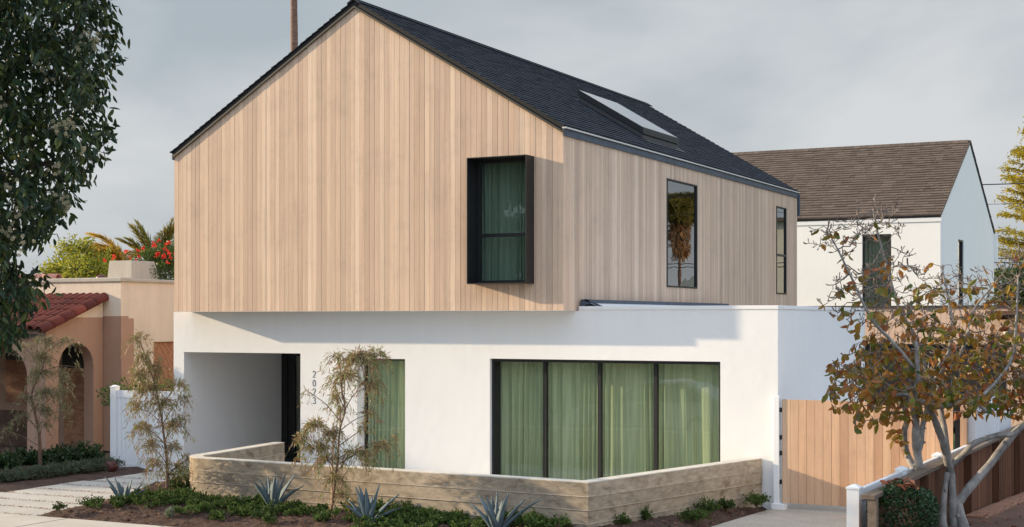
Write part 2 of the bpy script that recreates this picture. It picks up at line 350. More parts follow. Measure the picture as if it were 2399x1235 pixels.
# ------------------------------------------------------------ wall with openings
def wall(mb, O, U, Nn, u0, u1, z0, z1, holes, th):
    """flat wall in the plane through O (along U), outward normal Nn, holes (a,b,c,d) with reveals"""
    O = np.array(O, float); U = np.array(U, float); Nn = np.array(Nn, float); Z = np.array([0, 0, 1.])
    us = sorted({u0, u1, *[h[0] for h in holes], *[h[1] for h in holes]}); zs = sorted({z0, z1, *[h[2] for h in holes], *[h[3] for h in holes]})
    P = lambda u, z, d=0: O+U*u+Z*z-Nn*d
    for a, b in zip(us, us[1:]):
        for c, d in zip(zs, zs[1:]):
            um, zm = (a+b)/2, (c+d)/2
            if any(h[0] < um < h[1] and h[2] < zm < h[3] for h in holes): continue
            mb.quad(P(a,c), P(b,c), P(b,d), P(a,d)); mb.quad(P(a,c,th), P(a,d,th), P(b,d,th), P(b,c,th))
    for a, b, c, d in holes + [(u0, u1, z0, z1)]:
        mb.quad(P(a,c), P(a,d), P(a,d,th), P(a,c,th)); mb.quad(P(b,c), P(b,c,th), P(b,d,th), P(b,d))
        mb.quad(P(a,d), P(b,d), P(b,d,th), P(a,d,th)); mb.quad(P(a,c), P(a,c,th), P(b,c,th), P(b,c))
def boards(mb, O, U, Nn, u0, u1, zb, top, wd=.1, gap=.004, th=.02, holes=(), jit=.0015):
    O = np.array(O, float); U = np.array(U, float); Nn = np.array(Nn, float); Z = np.array([0, 0, 1.])
    n = max(1, round((u1-u0)/wd)); w_ = (u1-u0)/n
    for i in range(n):
        a, b = u0+i*w_+gap/2, u0+(i+1)*w_-gap/2; d = th+random.uniform(-jit, jit)
        parts = [(zb, None)]
        segs = [(a, b, parts)]
        for h in holes:
            if h[0] < b and h[1] > a:
                segs = []
                if h[0] > a+.004: segs.append((a, h[0], [(zb, None)]))
                if h[1] < b-.004: segs.append((h[1], b, [(zb, None)]))
                segs.append((max(a, h[0]), min(b, h[1]), [(zb, h[2]), (h[3], None)]))
        for s0, s1, pr in segs:
            for lo, hi in pr:
                cuts = [s0, s1]
                t0, t1 = (top(s0), top(s1)) if hi is None else (hi, hi)
                pts = [O+U*s0+Z*lo, O+U*s1+Z*lo, O+U*s1+Z*t1, O+U*s0+Z*t0]
                if hi is None:
                    tm = top((s0+s1)/2)
                    if tm > max(t0, t1): pts.insert(3, O+U*((s0+s1)/2)+Z*tm)
                mb.prism(pts, Nn*d)
def winframe(mb, O, U, Nn, a, b, c, d, fw, dep, mull=(), trans=(), mw=.05):
    """frame bars inside opening; dep = thickness inward"""
    O = np.array(O, float); U = np.array(U, float); Nn = np.array(Nn, float); Z = np.array([0, 0, 1.])
    def bx(u0, u1, z0, z1, e=0):
        p = O+U*u0+Z*z0+Nn*e; q = O+U*u1+Z*z1-Nn*dep; mb.box(p, q)
    bx(a, a+fw, c, d); bx(b-fw, b, c, d); bx(a+fw, b-fw, d-fw, d); bx(a+fw, b-fw, c, c+fw)
    for m_ in mull: bx(m_-mw/2, m_+mw/2, c+fw, d-fw, -.003)
    for z in trans: bx(a+fw, b-fw, z-mw/2, z+mw/2, -.004)
def pane(O, U, Nn, a, b, c, d, inset, mat, parent, name='glass_pane'):
    O = np.array(O, float); U = np.array(U, float); Nn = np.array(Nn, float); Z = np.array([0, 0, 1.])
    P = lambda u, z: O+U*u+Z*z-Nn*inset
    m_ = MB(); m_.quad(P(a,c), P(b,c), P(b,d), P(a,d)); return m_.build(name, mat, parent)
def curtain(label, O, U, Nn, a, b, z0, z1, amp=.045, seed=1, mat='curtain'):
    r = np.random.default_rng(seed); n = int((b-a)/.008); u = np.linspace(a, b, n)
    fr = 1/.145; ph = np.cumsum(1+.55*np.interp(u, np.linspace(a, b, max(4, int((b-a)/.22))), r.normal(0, 1.3, max(4, int((b-a)/.22)))))*(u[1]-u[0])*2*math.pi*fr
    am = .88*amp*(.55+.6*np.abs(np.interp(u, np.linspace(a, b, max(4, int((b-a)/.16))), r.normal(.7, .5, max(4, int((b-a)/.16))))))
    O = np.array(O, float); U = np.array(U, float); Nn = np.array(Nn, float); V = []; rows = 10
    drift = np.interp(u, np.linspace(a, b, 12), r.normal(0, .02, 12))
    for k in range(rows):
        f = k/(rows-1); z = z1+(z0-z1)*f; off = am*(.55+.6*f)*(np.sin(ph)+.25*np.sin(2.3*ph+1)); uu = u+drift*f
        V.append(O+np.outer(uu, U)+np.outer(off, Nn)+np.array([0, 0, z]))
    F = [(k*n+i, k*n+i+1, (k+1)*n+i+1, (k+1)*n+i) for k in range(rows-1) for i in range(n-1)]
    m_ = MB(); m_.add(np.vstack(V), F); return m_.build('curtain', M[mat], smooth=True, label=label, cat='curtain')

def shingle_roof(mb, A, alongv, downv, L, D, mat_exp=.145, wdt=.30, th=.012, seed=3):
    """courses of overlapping tabs on a slope: A = top corner, alongv unit along ridge, downv unit down slope"""
    r = np.random.default_rng(seed); A = np.array(A, float); a = np.array(alongv, float); d = np.array(downv, float); nn = np.cross(a, d)
    if nn[2] < 0: nn = -nn
    nc = int(math.ceil(D/mat_exp))
    for c in range(nc):
        s0 = c*mat_exp-.06; s1 = min((c+1)*mat_exp, D+.01); u = -r.uniform(0, wdt)
        while u < L:
            w_ = wdt*r.choice([.45, .7, 1.0, 1.15]); ua, ub = max(u, -.0+r.uniform(-.004,.004)), min(u+w_-.003, L+r.uniform(-.004,.004))
            if ub-ua > .02:
                h = th*(1+r.uniform(0, .6)); p = A+a*ua+d*s0+nn*.001; q = A+a*ub+d*s0+nn*.001; e = A+a*ub+d*s1+nn*(h+.006); f = A+a*ua+d*s1+nn*(h+.006)
                mb.add([p, q, e, f, A+a*ub+d*s1, A+a*ua+d*s1], [(0,1,2,3),(3,2,4,5),(0,3,5),(1,4,2)])
            u += w_

# ------------------------------------------------------------ MAIN HOUSE
XR, XL, YF, YB = -9.903, -17.898, 21.3, 34.84      # upper volume
ZB, ZE, ZA = 3.05, 5.93, 8.33; XC = (XR+XL)/2
YW, XW0, XW1, ZP = 21.8, -18.33, -6.50, 3.12      # lower walls
house = empty('house', (XC, YW, 0), 'modern two storey gabled house with pale timber upper floor over white stucco ground floor', 'house')
door_hole = (-18.08, -15.40, -.13, 2.285); nar = (-14.18, -13.185, .05, 2.21); big = (-11.51, -7.425, .05, 2.24)
mb = MB()
wall(mb, (0,YW,0), (1,0,0), (0,-1,0), XW0, XL+.0, -.16, 3.04, [], .25) if False else None
wall(mb, (0,YW,0), (1,0,0), (0,-1,0), XW0, XR, -.16, 3.045, [door_hole, nar], .25) if False else None
wall(mb, (0,YW,0), (1,0,0), (0,-1,0), XW0, XW1, -.16, 3.045, [door_hole, nar, big], .25)
mb.box((XR+.04, YW, 3.045), (XW1, YW+.25, 3.06))
wall(mb, (XW1,0,0), (0,1,0), (1,0,0), YW+.25, 27.2, -.16, 3.06, [], .25)
wall(mb, (XW0,0,0), (0,1,0), (-1,0,0), YW+.25, YB, -.16, 3.045, [], .25)
mb.box((XW0, YB, -.16), (XR, YB+.25, 3.045)); mb.box((XR, 27.2, -.16), (XW1, 27.45, 3.06)); mb.box((XR-.1, 27.45, -.16), (XR, YB, 3.045))
# entry recess side walls, ceiling
mb.box((-15.40, YW+.25, -.16), (-15.2, 24.9, 2.5)); mb.box((-18.08, YW+.25, 2.285), (-15.40, 25.1, 2.5))
# roof deck, interior floor
mb.box((XR+.03, YW+.25, 2.8), (XW1-.25, 27.2, 2.95)); mb.box((XL, YF, 3.046), (XR, YW-.002, 3.049))
mb.build('stucco_wall', M['white'], house)
mb = MB(); mb.box((XR+.05, YW-.014, 3.06), (XW1+.014, YW+.26, ZP)); mb.box((XW1-.26, YW+.26, 3.06), (XW1+.014, 27.46, ZP)); mb.build('parapet_cap', M['white'], house, bevel=.006)
mb = MB(); mb.box((-15.2,22.9,2.5),(-6.8,23.0,2.79)); mb.box((-15.19, 24.5, -.1), (-6.76, 24.6, 2.79)); mb.box((-15.19, YW+.26, -.1), (-6.76, 24.5, 0)); mb.box((-12.6,22.1,0),(-12.5,24.5,2.79)); mb.build('interior_wall', M['interior'], house)
mb = MB(); mb.box((-18.08, YW+.02, -.16), (-15.4, 24.9, -.11)); mb.build('porch_floor', paving('pale_porch_concrete', (.66,.64,.60), (.74,.72,.68), 60, .05), house)
# front door
door = MB(); winframe(door, (0,24.9,0), (1,0,0), (0,-1,0), -18.07, -15.42, -.1, 2.283, .14, .1, mull=(-16.95,), mw=.12)
dr = door.build('front_door', M['black'], house)
mb = MB(); mb.box((-16.85, 24.93, -.08), (-15.58, 24.99, .28)); mb.box((-17.93, 24.93, -.08), (-17.75, 24.99, 2.14)); mb.build('door_panel', M['black'], dr)
pane((0,24.96,0), (1,0,0), (0,-1,0), -17.93, -17.01, -.0, 2.14, 0, M['win'], dr); pane((0,24.96,0), (1,0,0), (0,-1,0), -16.89, -15.56, .0, 2.14, 0, M['win'], dr)
mb = MB(); mb.tube([(-16.8,24.86,.6),(-16.8,24.86,1.6)], .014); mb.tube([(-16.8,24.86,.7),(-16.8,24.93,.7)], .008); mb.tube([(-16.8,24.86,1.5),(-16.8,24.93,1.5)], .008); mb.build('handle', M['black'], dr)
# ground floor windows
mb = MB(); winframe(mb, (0,YW+.24,0), (1,0,0), (0,-1,0), nar[0], nar[1], nar[2], nar[3], .035, .06); wn = mb.build('window', M['black'], house)
pane((0,YW+.27,0), (1,0,0), (0,-1,0), nar[0]+.03, nar[1]-.03, nar[2]+.03, nar[3]-.03, 0, M['win'], wn)
mb = MB(); e = .30
O = np.array((0, YW, 0.))
mb.box((big[0]+.003, YW+.07, big[2]), (big[0]+.045, YW+.31, big[3]-.003)); mb.box((big[1]-.045, YW+.07, big[2]), (big[1]-.003, YW+.31, big[3]-.003))
mb.box((big[0]+.045, YW+.07, big[3]-.05), (big[1]-.045, YW+.31, big[3]-.003)); mb.box((big[0]+.045, YW+.07, big[2]), (big[1]-.045, YW+.31, big[2]+.05))
for x in (-10.585, -9.59, -8.60): mb.box((x-.03, YW+.22, big[2]+.05), (x+.03, YW+.30, big[3]-.05))
wb = mb.build('window', M['black'], house)
xs = [big[0]+.045, -10.585, -9.59, -8.60, big[1]-.045]
for a, b in zip(xs, xs[1:]): pane((0,YW+.27,0), (1,0,0), (0,-1,0), a+.0, b-.0, .1, big[3]-.05, 0, M['win'], wb)
curtain('pale green pleated curtain behind the wide four pane ground floor window', (0,YW+.39,0), (1,0,0), (0,-1,0), big[0]-.25, big[1]+.3, .06, 2.5, .045, 5)
curtain('pale green curtain behind the narrow ground floor window by the house numbers', (0,YW+.36,0), (1,0,0), (0,-1,0), nar[0]-.2, nar[1]+.2, .06, 2.5, .04, 11)
# house numbers 2 0 2 3
def arc(cx, cz, rx, rz, a0, a1, n=10): return [(cx+rx*math.cos(R(a0+(a1-a0)*i/n)), cz+rz*math.sin(R(a0+(a1-a0)*i/n))) for i in range(n+1)]
two = arc(.045,.105,.036,.036,160,-30)+[(.012,.0),(.085,.0)]
zero = arc(.045,.07,.036,.07,90,450,20)
three = arc(.042,.106,.034,.034,150,-70)+arc(.042,.036,.038,.038,75,-150)
for k, st in enumerate((two, zero, two, three)):
    z0 = 1.855-k*.158; mb = MB(); mb.tube([(-15.135+x*.78, YW+.001, z0+z*.80) for x, z in st], .0066, 6)
    mb.build('house_number', simple('matte_black', (.012,.012,.012), 1.0), house)
# upper volume: backing walls + boards
def gab(x): return ZE+(ZA-ZE)*(1-abs(x-XC)/((XR-XL)/2))
bwin = (-11.512, -10.443, 3.498, 5.552); sw1 = (25.95, 27.64, 3.52, 5.59); sw2 = (33.09, 33.90, 3.50, 5.56)
mb = MB()
wall(mb, (0,YF+.03,0), (1,0,0), (0,-1,0), XL+.03, XR-.03, ZB+.01, ZE, [bwin], .16)
mb.prism([(XL+.03,YF+.03,ZE),(XR-.03,YF+.03,ZE),(XC,YF+.03,ZA-.02)], (0,.16,0)); mb.prism([(XL+.03,YB-.03,ZE),(XR-.03,YB-.03,ZE),(XC,YB-.03,ZA-.02)], (0,-.16,0))
wall(mb, (XR-.03,0,0), (0,1,0), (1,0,0), YF+.19, YB-.19, ZB+.01, ZE, [sw1, sw2], .16)
wall(mb, (XL+.03,0,0), (0,1,0), (-1,0,0), YF+.19, YB-.19, ZB+.01, ZE, [], .16)
wall(mb, (0,YB-.03,0), (1,0,0), (0,1,0), XL+.03, XR-.03, ZB+.01, ZE, [], .16)
mb.box((XL+.03, YF+.03, ZB), (XR-.03, YB-.03, ZB+.009)); mb.box((XL+.19,YF+.19,5.95),(XR-.19,YB-.19,5.99)); mb.box((XL+.3,26,ZB+.01),(XR-1.8,26.1,5.94)) 
mb.box((-11.9,22.4,ZB+.01),(-10.2,22.5,5.94)); mb.box((XR-3.4,21.6,ZB+.01),(XR-3.3,34.6,5.94))
mb.build('wall_backing', simple('black_membrane', (.02,.018,.016), .9), house)
mb = MB(); boards(mb, (0,YF+.03,0), (1,0,0), (0,-1,0), XL, XR, ZB, gab, .100, .0045, .028, [bwin]); mb.build('front_cladding', M['cedar'], house)
mb = MB(); boards(mb, (XR-.03,0,0), (0,1,0), (1,0,0), YF+.03, YB, ZB, lambda u: ZE+.02, .100, .0045, .028, [sw1, sw2]); mb.build('side_cladding', M['cedar'], house)
mb = MB(); boards(mb, (XL+.03,0,0), (0,1,0), (-1,0,0), YF+.03, YB, ZB, lambda u: ZE+.02, .2, .0045, .028); boards(mb, (0,YB-.03,0), (1,0,0), (0,1,0), XL, XR, ZB, gab, .2, .0045, .028); mb.build('rear_cladding', M['cedar'], house)
# roof
rise = ZA-ZE; half = (XR-XL)/2; sl = math.hypot(rise, half); dR = np.array((half/sl, 0, -rise/sl)); dL = np.array((-half/sl, 0, -rise/sl)); nR = np.array((rise/sl, 0, half/sl)); nL = np.array((-rise/sl, 0, half/sl))
T = np.array((XC, YF-.015, ZA+.02)); LY = YB-YF+.03
roof = MB()
for dv, nv in ((dR, nR), (dL, nL)):
    p = T.copy(); q = T+dv*(sl+.012)
    roof.prism([p, q, q+nv*.075, p+np.array((0,0,.075/nv[2]))], (0, LY, 0))
rf = roof.build('roof', simple('roof_edge_metal', (.014,.014,.015), .8), house)
mb = MB()
shingle_roof(mb, T+np.array((0,-.03,.075/nR[2]))+nR*.002, (0,1,0), dR, LY+.06, sl+.02, seed=3); shingle_roof(mb, T+np.array((0,-.03,.075/nR[2]))+nL*.002, (0,1,0), dL, LY+.06, sl+.06, seed=4)
y = YF-.06
while y < YB+.02:       # ridge caps
    for dv, nv in ((dR, nR), (dL, nL)):
        a = T+np.array((0,0,.108)); a[1] = y
        mb.prism([a+nv*.004, a+dv*.14+nv*.0, a+dv*.14+nv*.022, a+np.array((0,0,.03))], (0, .235, .0))
    y += .2
    T = T
mb.build('shingles', M['darkroof'], rf)
mb = MB()
for dv, nv in ((dR, nR), (dL, nL)):
    p = np.array((XC, YF-.035, ZA-.015)); q = p+dv*(sl+.02)
    mb.prism([p, q, q+nv*.034, p+np.array((0,0,.034/nv[2]))], (0, .033, 0))
mb.build('rake_trim', M['trim'], house)
mb = MB(); mb.box((XR, YF-.03, ZE-.055), (XR+.028, YB+.02, ZE+.054)); mb.box((XR-.02, YB+.02, ZE-.5), (XR+.05, YB+.1, ZE+.03)); mb.build('eave_fascia', M['bluegrey'], house)
mb = MB(); mb.box((XR-.01, YF-.03, ZE+.056), (XR+.062, YB+.02, ZE+.080)); mb.build('drip_edge', M['galv'], house)
mb = MB(); mb.box((XL-.028, YF-.03, ZE-.055), (XL, YB+.02, ZE+.045)); mb.build('eave_fascia', M['bluegrey'], house)
# box window on the gable
bw = MB(); BX0, BX1, BZ0, BZ1, BY = -11.525, -10.43, 3.485, 5.565, 21.01
for a, b in (((BX0,BY,BZ0),(BX0+.014,YF+.1,BZ1)), ((BX1-.014,BY,BZ0),(BX1,YF+.1,BZ1)), ((BX0+.014,BY,BZ1-.014),(BX1-.014,YF+.1,BZ1)), ((BX0+.014,BY,BZ0),(BX1-.014,YF+.1,BZ0+.014))): bw.box(a, b)
bwo = bw.build('box_window', M['black'], house)
mb = MB(); winframe(mb, (0,YF+.06,0), (1,0,0), (0,-1,0), BX0+.014, BX1-.014, BZ0+.014, BZ1-.014, .05, .07, trans=(4.30,), mw=.055); mb.build('window_frame', M['black'], bwo)
pane((0,YF+.10,0), (1,0,0), (0,-1,0), BX0+.05, BX1-.05, BZ0+.05, BZ1-.05, 0, M['win'], bwo)
curtain('green curtain with shade in its colour behind the projecting black box window upstairs', (0,YF+.32,0), (1,0,0), (0,-1,0), bwin[0]-.2, bwin[1]+.2, 3.2, 5.8, .035, 21, 'curtain_shaded')
for h, tr in ((sw1, ()), (sw2, (4.42,))):
    mb = MB(); winframe(mb, (XR+.012,0,0), (0,1,0), (1,0,0), h[0]+.002, h[1]-.002, h[2]+.002, h[3]-.002, .03, .08, trans=tr, mw=.05); wo = mb.build('window', M['black'], house)
    if tr:
        pane((XR-.02,0,0), (0,1,0), (1,0,0), h[0]+.03, h[1]-.03, h[2]+.03, 4.40, 0, M['winside'], wo); pane((XR-.02,0,0), (0,1,0), (1,0,0), h[0]+.03, h[1]-.03, 4.44, h[3]-.03, 0, M['winside'], wo)
    else: pane((XR-.02,0,0), (0,1,0), (1,0,0), h[0]+.03, h[1]-.03, h[2]+.03, h[3]-.03, 0, M['winside'], wo)
# skylight on the dark roof
def onslope(x, y, off): return np.array((x, y, ZA+.02+.075/nR[2]+(XC-x)*rise/half+off/nR[2]))
sk = MB(); x0, x1, y0, y1 = -11.83, -10.50, 26.2, 28.12
C = [(x0,y0),(x1,y0),(x1,y1),(x0,y1)]
def ring(mb, C, lo, hi, grow=0):
    cx = sum(c[0] for c in C)/4; cy = sum(c[1] for c in C)/4
    B = [onslope(c[0]+(grow if c[0] > cx else -grow), c[1]+(grow if c[1] > cy else -grow), lo) for c in C]; Tt = [onslope(*c, hi) for c in C]
    mb.add(B+Tt, [(i, (i+1) % 4, (i+1) % 4+4, i+4) for i in range(4)])
ring(sk, C, -.02, .10, .03); ring(sk, [(x0-.03,y0-.03),(x1+.03,y0-.03),(x1+.03,y1+.03),(x0-.03,y1+.03)], .10, .20)
C2 = [(x0-.03,y0-.03),(x1+.03,y0-.03),(x1+.03,y1+.03),(x0-.03,y1+.03)]; C3 = [(x0-.005,y0-.005),(x1+.005,y0-.005),(x1+.005,y1+.005),(x0-.005,y1+.005)]
sk.add([onslope(*c, .20) for c in C2]+[onslope(*c, .20) for c in C3]+[onslope(*c, .10) for c in C3]+[onslope(*c, .10) for c in C2], [(i, (i+1)%4, (i+1)%4+4, i+4) for i in range(4)]+[(i+4, (i+1)%4+4, (i+1)%4+8, i+8) for i in range(4)]+[(i+8,(i+1)%4+8,(i+1)%4+12,i+12) for i in range(4)])
sk.add([onslope(*c, .10) for c in C3], [(0,1,2,3)])
sk.add([onslope(x0-.1,y0-.12,.022),onslope(x1+.16,y0-.12,.022),onslope(x1+.16,y1+.12,.022),onslope(x0-.1,y1+.12,.022)], [(0,1,2,3)])
sko = sk.build('skylight', M['black'], house)
mb = MB(); mb.add([onslope(*c, .203) for c in C3], [(0,1,2,3)]); mb.build('glass_pane', M['skyglass'], sko)
# long low skylight over the flat roof
mb = MB(); zt, zl = 3.235, 3.10
mb.box((XR+.03, YW+.12, 2.95), (XR+.10, 29.1, zt)); mb.box((XR+.10, YW+.12, 3.15), (XR+.18, 29.1, zt-.004))
mb.prism([(XR+.10,YW+.12,zt-.02),(XR+.75,YW+.12,2.96),(XR+.75,YW+.16,2.96),(XR+.10,YW+.16,zt-.02)][::-1], (0,0,.03)); lo = mb.build('roof_light', M['bluegrey'], house)
mb = MB(); mb.quad((XR+.18,YW+.16,3.17),(XR+.75,YW+.16,2.97),(XR+.75,29.1,2.97),(XR+.18,29.1,3.17)); mb.build('glass_pane', simple('white_flashing', (.7,.7,.7), .5), lo)

# ------------------------------------------------------------ board-formed concrete garden wall
def cwall():
    t = .20; hw = .755
    c0 = np.array((-6.74,21.76)); c1 = np.array((-7.78,17.50)); c2 = np.array((-14.42,17.85)); r = .52
    path = [c0, c1, c2]
    cen = c2+np.array((-.027, r)); arcp = [cen+r*np.array((math.cos(R(a)), math.sin(R(a)))) for a in np.linspace(-100, -187, 16)]
    path += arcp; path += [np.array((-15.25, 20.80))]
    P = np.array(path); n = len(P); T_ = np.gradient(P, axis=0); 
    N_ = []
    for i in range(n):
        a = P[i]-P[i-1] if i > 0 else P[1]-P[0]; b = P[i+1]-P[i] if i < n-1 else a
        a /= np.linalg.norm(a); b /= np.linalg.norm(b); na = np.array((-a[1], a[0])); nb = np.array((-b[1], b[0])); m_ = na+nb; m_ /= np.linalg.norm(m_); N_.append(-m_/max(.5, m_.dot(na)))
    N_ = np.array(N_)                    # towards the inside of the wall line
    wob = lambda k: [.0, .004, -.003, .005, .001, .003][k % 6]
    root = empty('garden_wall', (-11, 17.7, 0), 'low board formed concrete wall wrapping the front patio with a rounded left end', 'wall')
    mb = MB(); zs = [-.15, .03, .21, .39, .57, hw-.004]
    for k in range(5):
        z0, z1 = zs[k], zs[k+1]; o = wob(k)
        # each course is broken into boards
        cuts = [0, 1, n-1]; 
        segs = []
        for i in range(n-1):
            L = np.linalg.norm(P[i+1]-P[i]); m_ = 1 if L < 1 else max(1, int(round(L/2.4)))
            offs = sorted([0, 1]+[min(.97, max(.03, (q+random.uniform(-.3,.3))/m_)) for q in range(1, m_)])
            for q in range(len(offs)-1): segs.append((i, offs[q], offs[q+1]))
        for i, f0, f1 in segs:
            lerp = lambda A_, f: A_[i]*(1-f)+A_[i+1]*f
            a, b = lerp(P, f0), lerp(P, f1); na, nb = lerp(N_, f0), lerp(N_, f1); e = o+random.uniform(-.0015, .0015)
            A0, B0 = a-na*e, b-nb*e; A1, B1 = a+na*(t+e), b+nb*(t+e)
            mb.prism([(*A0, z0), (*B0, z0), (*B1, z0), (*A1, z0)], (0, 0, z1-z0-.003))
        # raised fin left by the board seam
        if k:
            for i in range(n-1):
                a, b = P[i]-N_[i]*.013, P[i+1]-N_[i+1]*.013; c, d = P[i+1]+N_[i+1]*(t+.013), P[i]+N_[i]*(t+.013)
                mb.cur = 1; mb.prism([(*a, z0-.006), (*b, z0-.006), (*c, z0-.006), (*d, z0-.006)], (0,0,.0075)); mb.cur = 0
    mb.build('wall_body', [M['conc'], simple('concrete_fin', (.46,.39,.31), .9, 0, .25, 9)], root)
    mb = MB()
    for i in range(n-1):
        a, b = P[i]-N_[i]*.001, P[i+1]-N_[i+1]*.001; c, d = P[i+1]+N_[i+1]*(t+.001), P[i]+N_[i]*(t+.001)
        mb.prism([(*a, hw-.006), (*b, hw-.006), (*c, hw-.006), (*d, hw-.006)], (0,0,.012))
    mb.build('wall_top', M['conctop'], root)
cwall()

# ------------------------------------------------------------ gates and fences
gt = empty('wood_gate', (-5.1, 21.8, 0), 'tall cedar plank driveway gate beside the white stucco corner', 'gate')
mb = MB(); boards(mb, (0,21.71,0), (1,0,0), (0,-1,0), -6.40, -3.86, .10, lambda u: 1.68, .128, .004, .02); mb.build('plank_panel', M['gatewood'], gt)
mb = MB(); mb.box((-6.40,21.715,.2),(-3.86,21.755,.28)); mb.box((-6.40,21.715,1.45),(-3.86,21.755,1.53)); mb.box((-6.41,21.715,.1),(-6.36,21.755,1.68)); mb.build('gate_frame', M['black'], gt)
mb = MB(); mb.box((-3.84,21.74,.0),(-3.77,21.84,1.66)); mb.build('latch_post', M['black'], gt)
for z in (.42, .86, 1.10, 1.52): mb = MB(); mb.box((-6.438,21.675,z-.035),(-6.40,21.70,z+.035)); mb.build('hinge', M['black'], gt, bevel=.004)
tag((lambda m_: (m_.box((-6.53,21.66,.0),(-6.44,21.78,1.73)), m_.box((-6.55,21.6,0),(-6.34,21.78,.09)), m_.build('gate_post', M['vinyl'], bevel=.006))[-1])(MB()), 'white square post between the stucco corner and the wood gate', 'post')
tag((lambda m_: (m_.box((-3.76,21.70,.0),(-3.67,21.80,1.66)), m_.build('gate_post', M['gatewood'], bevel=.003))[-1])(MB()), 'cedar post at the right end of the wood gate', 'post')
def vpost(mb, x, y, z0, z1, s=.065):
    mb.box((x-s,y-s,z0),(x+s,y+s,z1-.05)); mb.box((x-s-.008,y-s-.008,z1-.05),(x+s+.008,y+s+.008,z1-.025)); a, b = s-.002, .02
    mb.add([(x-a,y-a,z1-.025),(x+a,y-a,z1-.025),(x+a,y+a,z1-.025),(x-a,y+a,z1-.025),(x-b,y-b,z1),(x+b,y-b,z1),(x+b,y+b,z1),(x-b,y+b,z1)], [(0,1,5,4),(1,2,6,5),(2,3,7,6),(3,0,4,7),(4,5,6,7)])
vf = empty('vinyl_fence', (-3.66, 15, 0), 'low white vinyl fence along the right edge of the driveway', 'fence')
for y in (15.0, 17.3, 19.5):
    mb = MB(); vpost(mb, -3.66, y, -.1, 1.2-(y-15)*.008); mb.build('fence_post', M['vinyl'], vf, bevel=.004)
for a, b in ((15.065,17.235),(17.365,19.435),(19.565,21.68)):
    mb = MB(); zz = 1.13-(a-15)*.008; mb.box((-3.685,a,zz-.12),(-3.635,b,zz)); mb.box((-3.685,a,.05),(-3.635,b,.17))
    y = a
    while y < b-.01: mb.box((-3.672,y+.002,.17),(-3.648,min(b,y+.148),zz-.12)); y += .15
    mb.build('fence_panel', M['vinyl'], vf)
vf2 = empty('vinyl_fence', (-3.62, 23, 0), 'taller white ribbed vinyl fence behind the end of the wood gate', 'fence')
mb = MB(); mb.box((-3.645,21.9,1.54),(-3.595,25.6,1.62)); y = 21.9
while y < 25.6: mb.box((-3.632+.006*(int(y*40)%2),y+.002,.05),(-3.608,y+.05,1.54)); y += .052
mb.build('fence_panel', M['vinyl'], vf2)
for y in (21.92, 24.0): mb = MB(); vpost(mb, -3.62, y, -.1, 1.69, .055); mb.build('fence_post', M['vinyl'], vf2)
# left vinyl gate
lg = empty('vinyl_gate', (-19.1, 21.9, 0), 'white tongue and groove vinyl gate between the two houses', 'gate')
mb = MB(); vpost(mb, -19.88, 21.9, -.1, 1.62, .065); mb.build('fence_post', M['vinyl'], lg, bevel=.004)
mb = MB(); vpost(mb, -19.13, 21.9, -.1, 1.55, .06); mb.build('fence_post', M['vinyl'], lg, bevel=.004)
for a, b in ((-19.81,-19.19),(-19.07,-18.345)):
    mb = MB(); mb.box((a,21.875,1.38),(b,21.925,1.52)); mb.box((a,21.875,-.06),(b,21.925,.10)); x = a
    while x < b-.01: mb.box((x+.003,21.888,.10),(min(b,x+.105)-.003,21.912,1.38)); x += .108
    mb.box((a,21.895,.10),(b,21.905,1.38)); mb.build('gate_panel', M['vinyl'], lg)
# old wood fence
wf = empty('wood_fence', (-3.42, 18, .3), 'weathered low brown plank fence behind the vinyl fence and pale tree', 'fence')
mb = MB(); boards(mb, (-3.46,0,0), (0,1,0), (1,0,0), 14.75, 26.3, .0, lambda u: 1.10, .14, .006, .02, jit=.004); mb.build('plank_panel', M['fencewood'], wf)
mb = MB(); 
for a, b in ((14.6,17.3),(17.32,20.2),(20.22,23.2),(23.22,26.3)): mb.box((-3.50,a,1.10),(-3.36,b,1.14-.0*(a)))
mb.build('top_rail', M['greywood'], wf)
for y in (14.66, 17.3, 20.2, 22.6, 24.8): mb = MB(); mb.box((-3.435,y-.045,.0),(-3.345,y+.045,1.10)); mb.build('fence_post', M['greywood'] if y < 17 else M['fencewood'], wf)
wf2 = empty('wood_fence', (0, 26.4, .0), 'dark brown plank fence across the back of the right yard', 'fence')
mb = MB(); boards(mb, (0,26.4,0), (1,0,0), (0,-1,0), -3.5, 4, -.1, lambda u: 1.35, .14, .006, .02, jit=.004); mb.build('plank_panel', M['fencewood'], wf2)
mb = MB(); mb.box((-3.5,26.35,1.35),(4,26.5,1.39)); mb.build('top_rail', M['fencewood'], wf2)
ed = MB(); ed.box((-3.20,19.5,zyard(22)-.3),(-3.17,25.9,zyard(22)+.05)) if False else None
for i in range(46):
    y = 19.6+i*.13; z = zyard(y)+.012; ed.box((-3.34,y,z-.02),(-3.12,y+.07,z+.012))
for i in range(8):
    y = 19.6+i*.75; z = zyard(y+.37)+.01; ed.box((-3.10,y,z-.03),(-3.06,y+.745,z+.02)); 
tag(ed.build('edging', M['brick']), 'reddish slatted edging strip at the foot of the wood fence', 'edging')

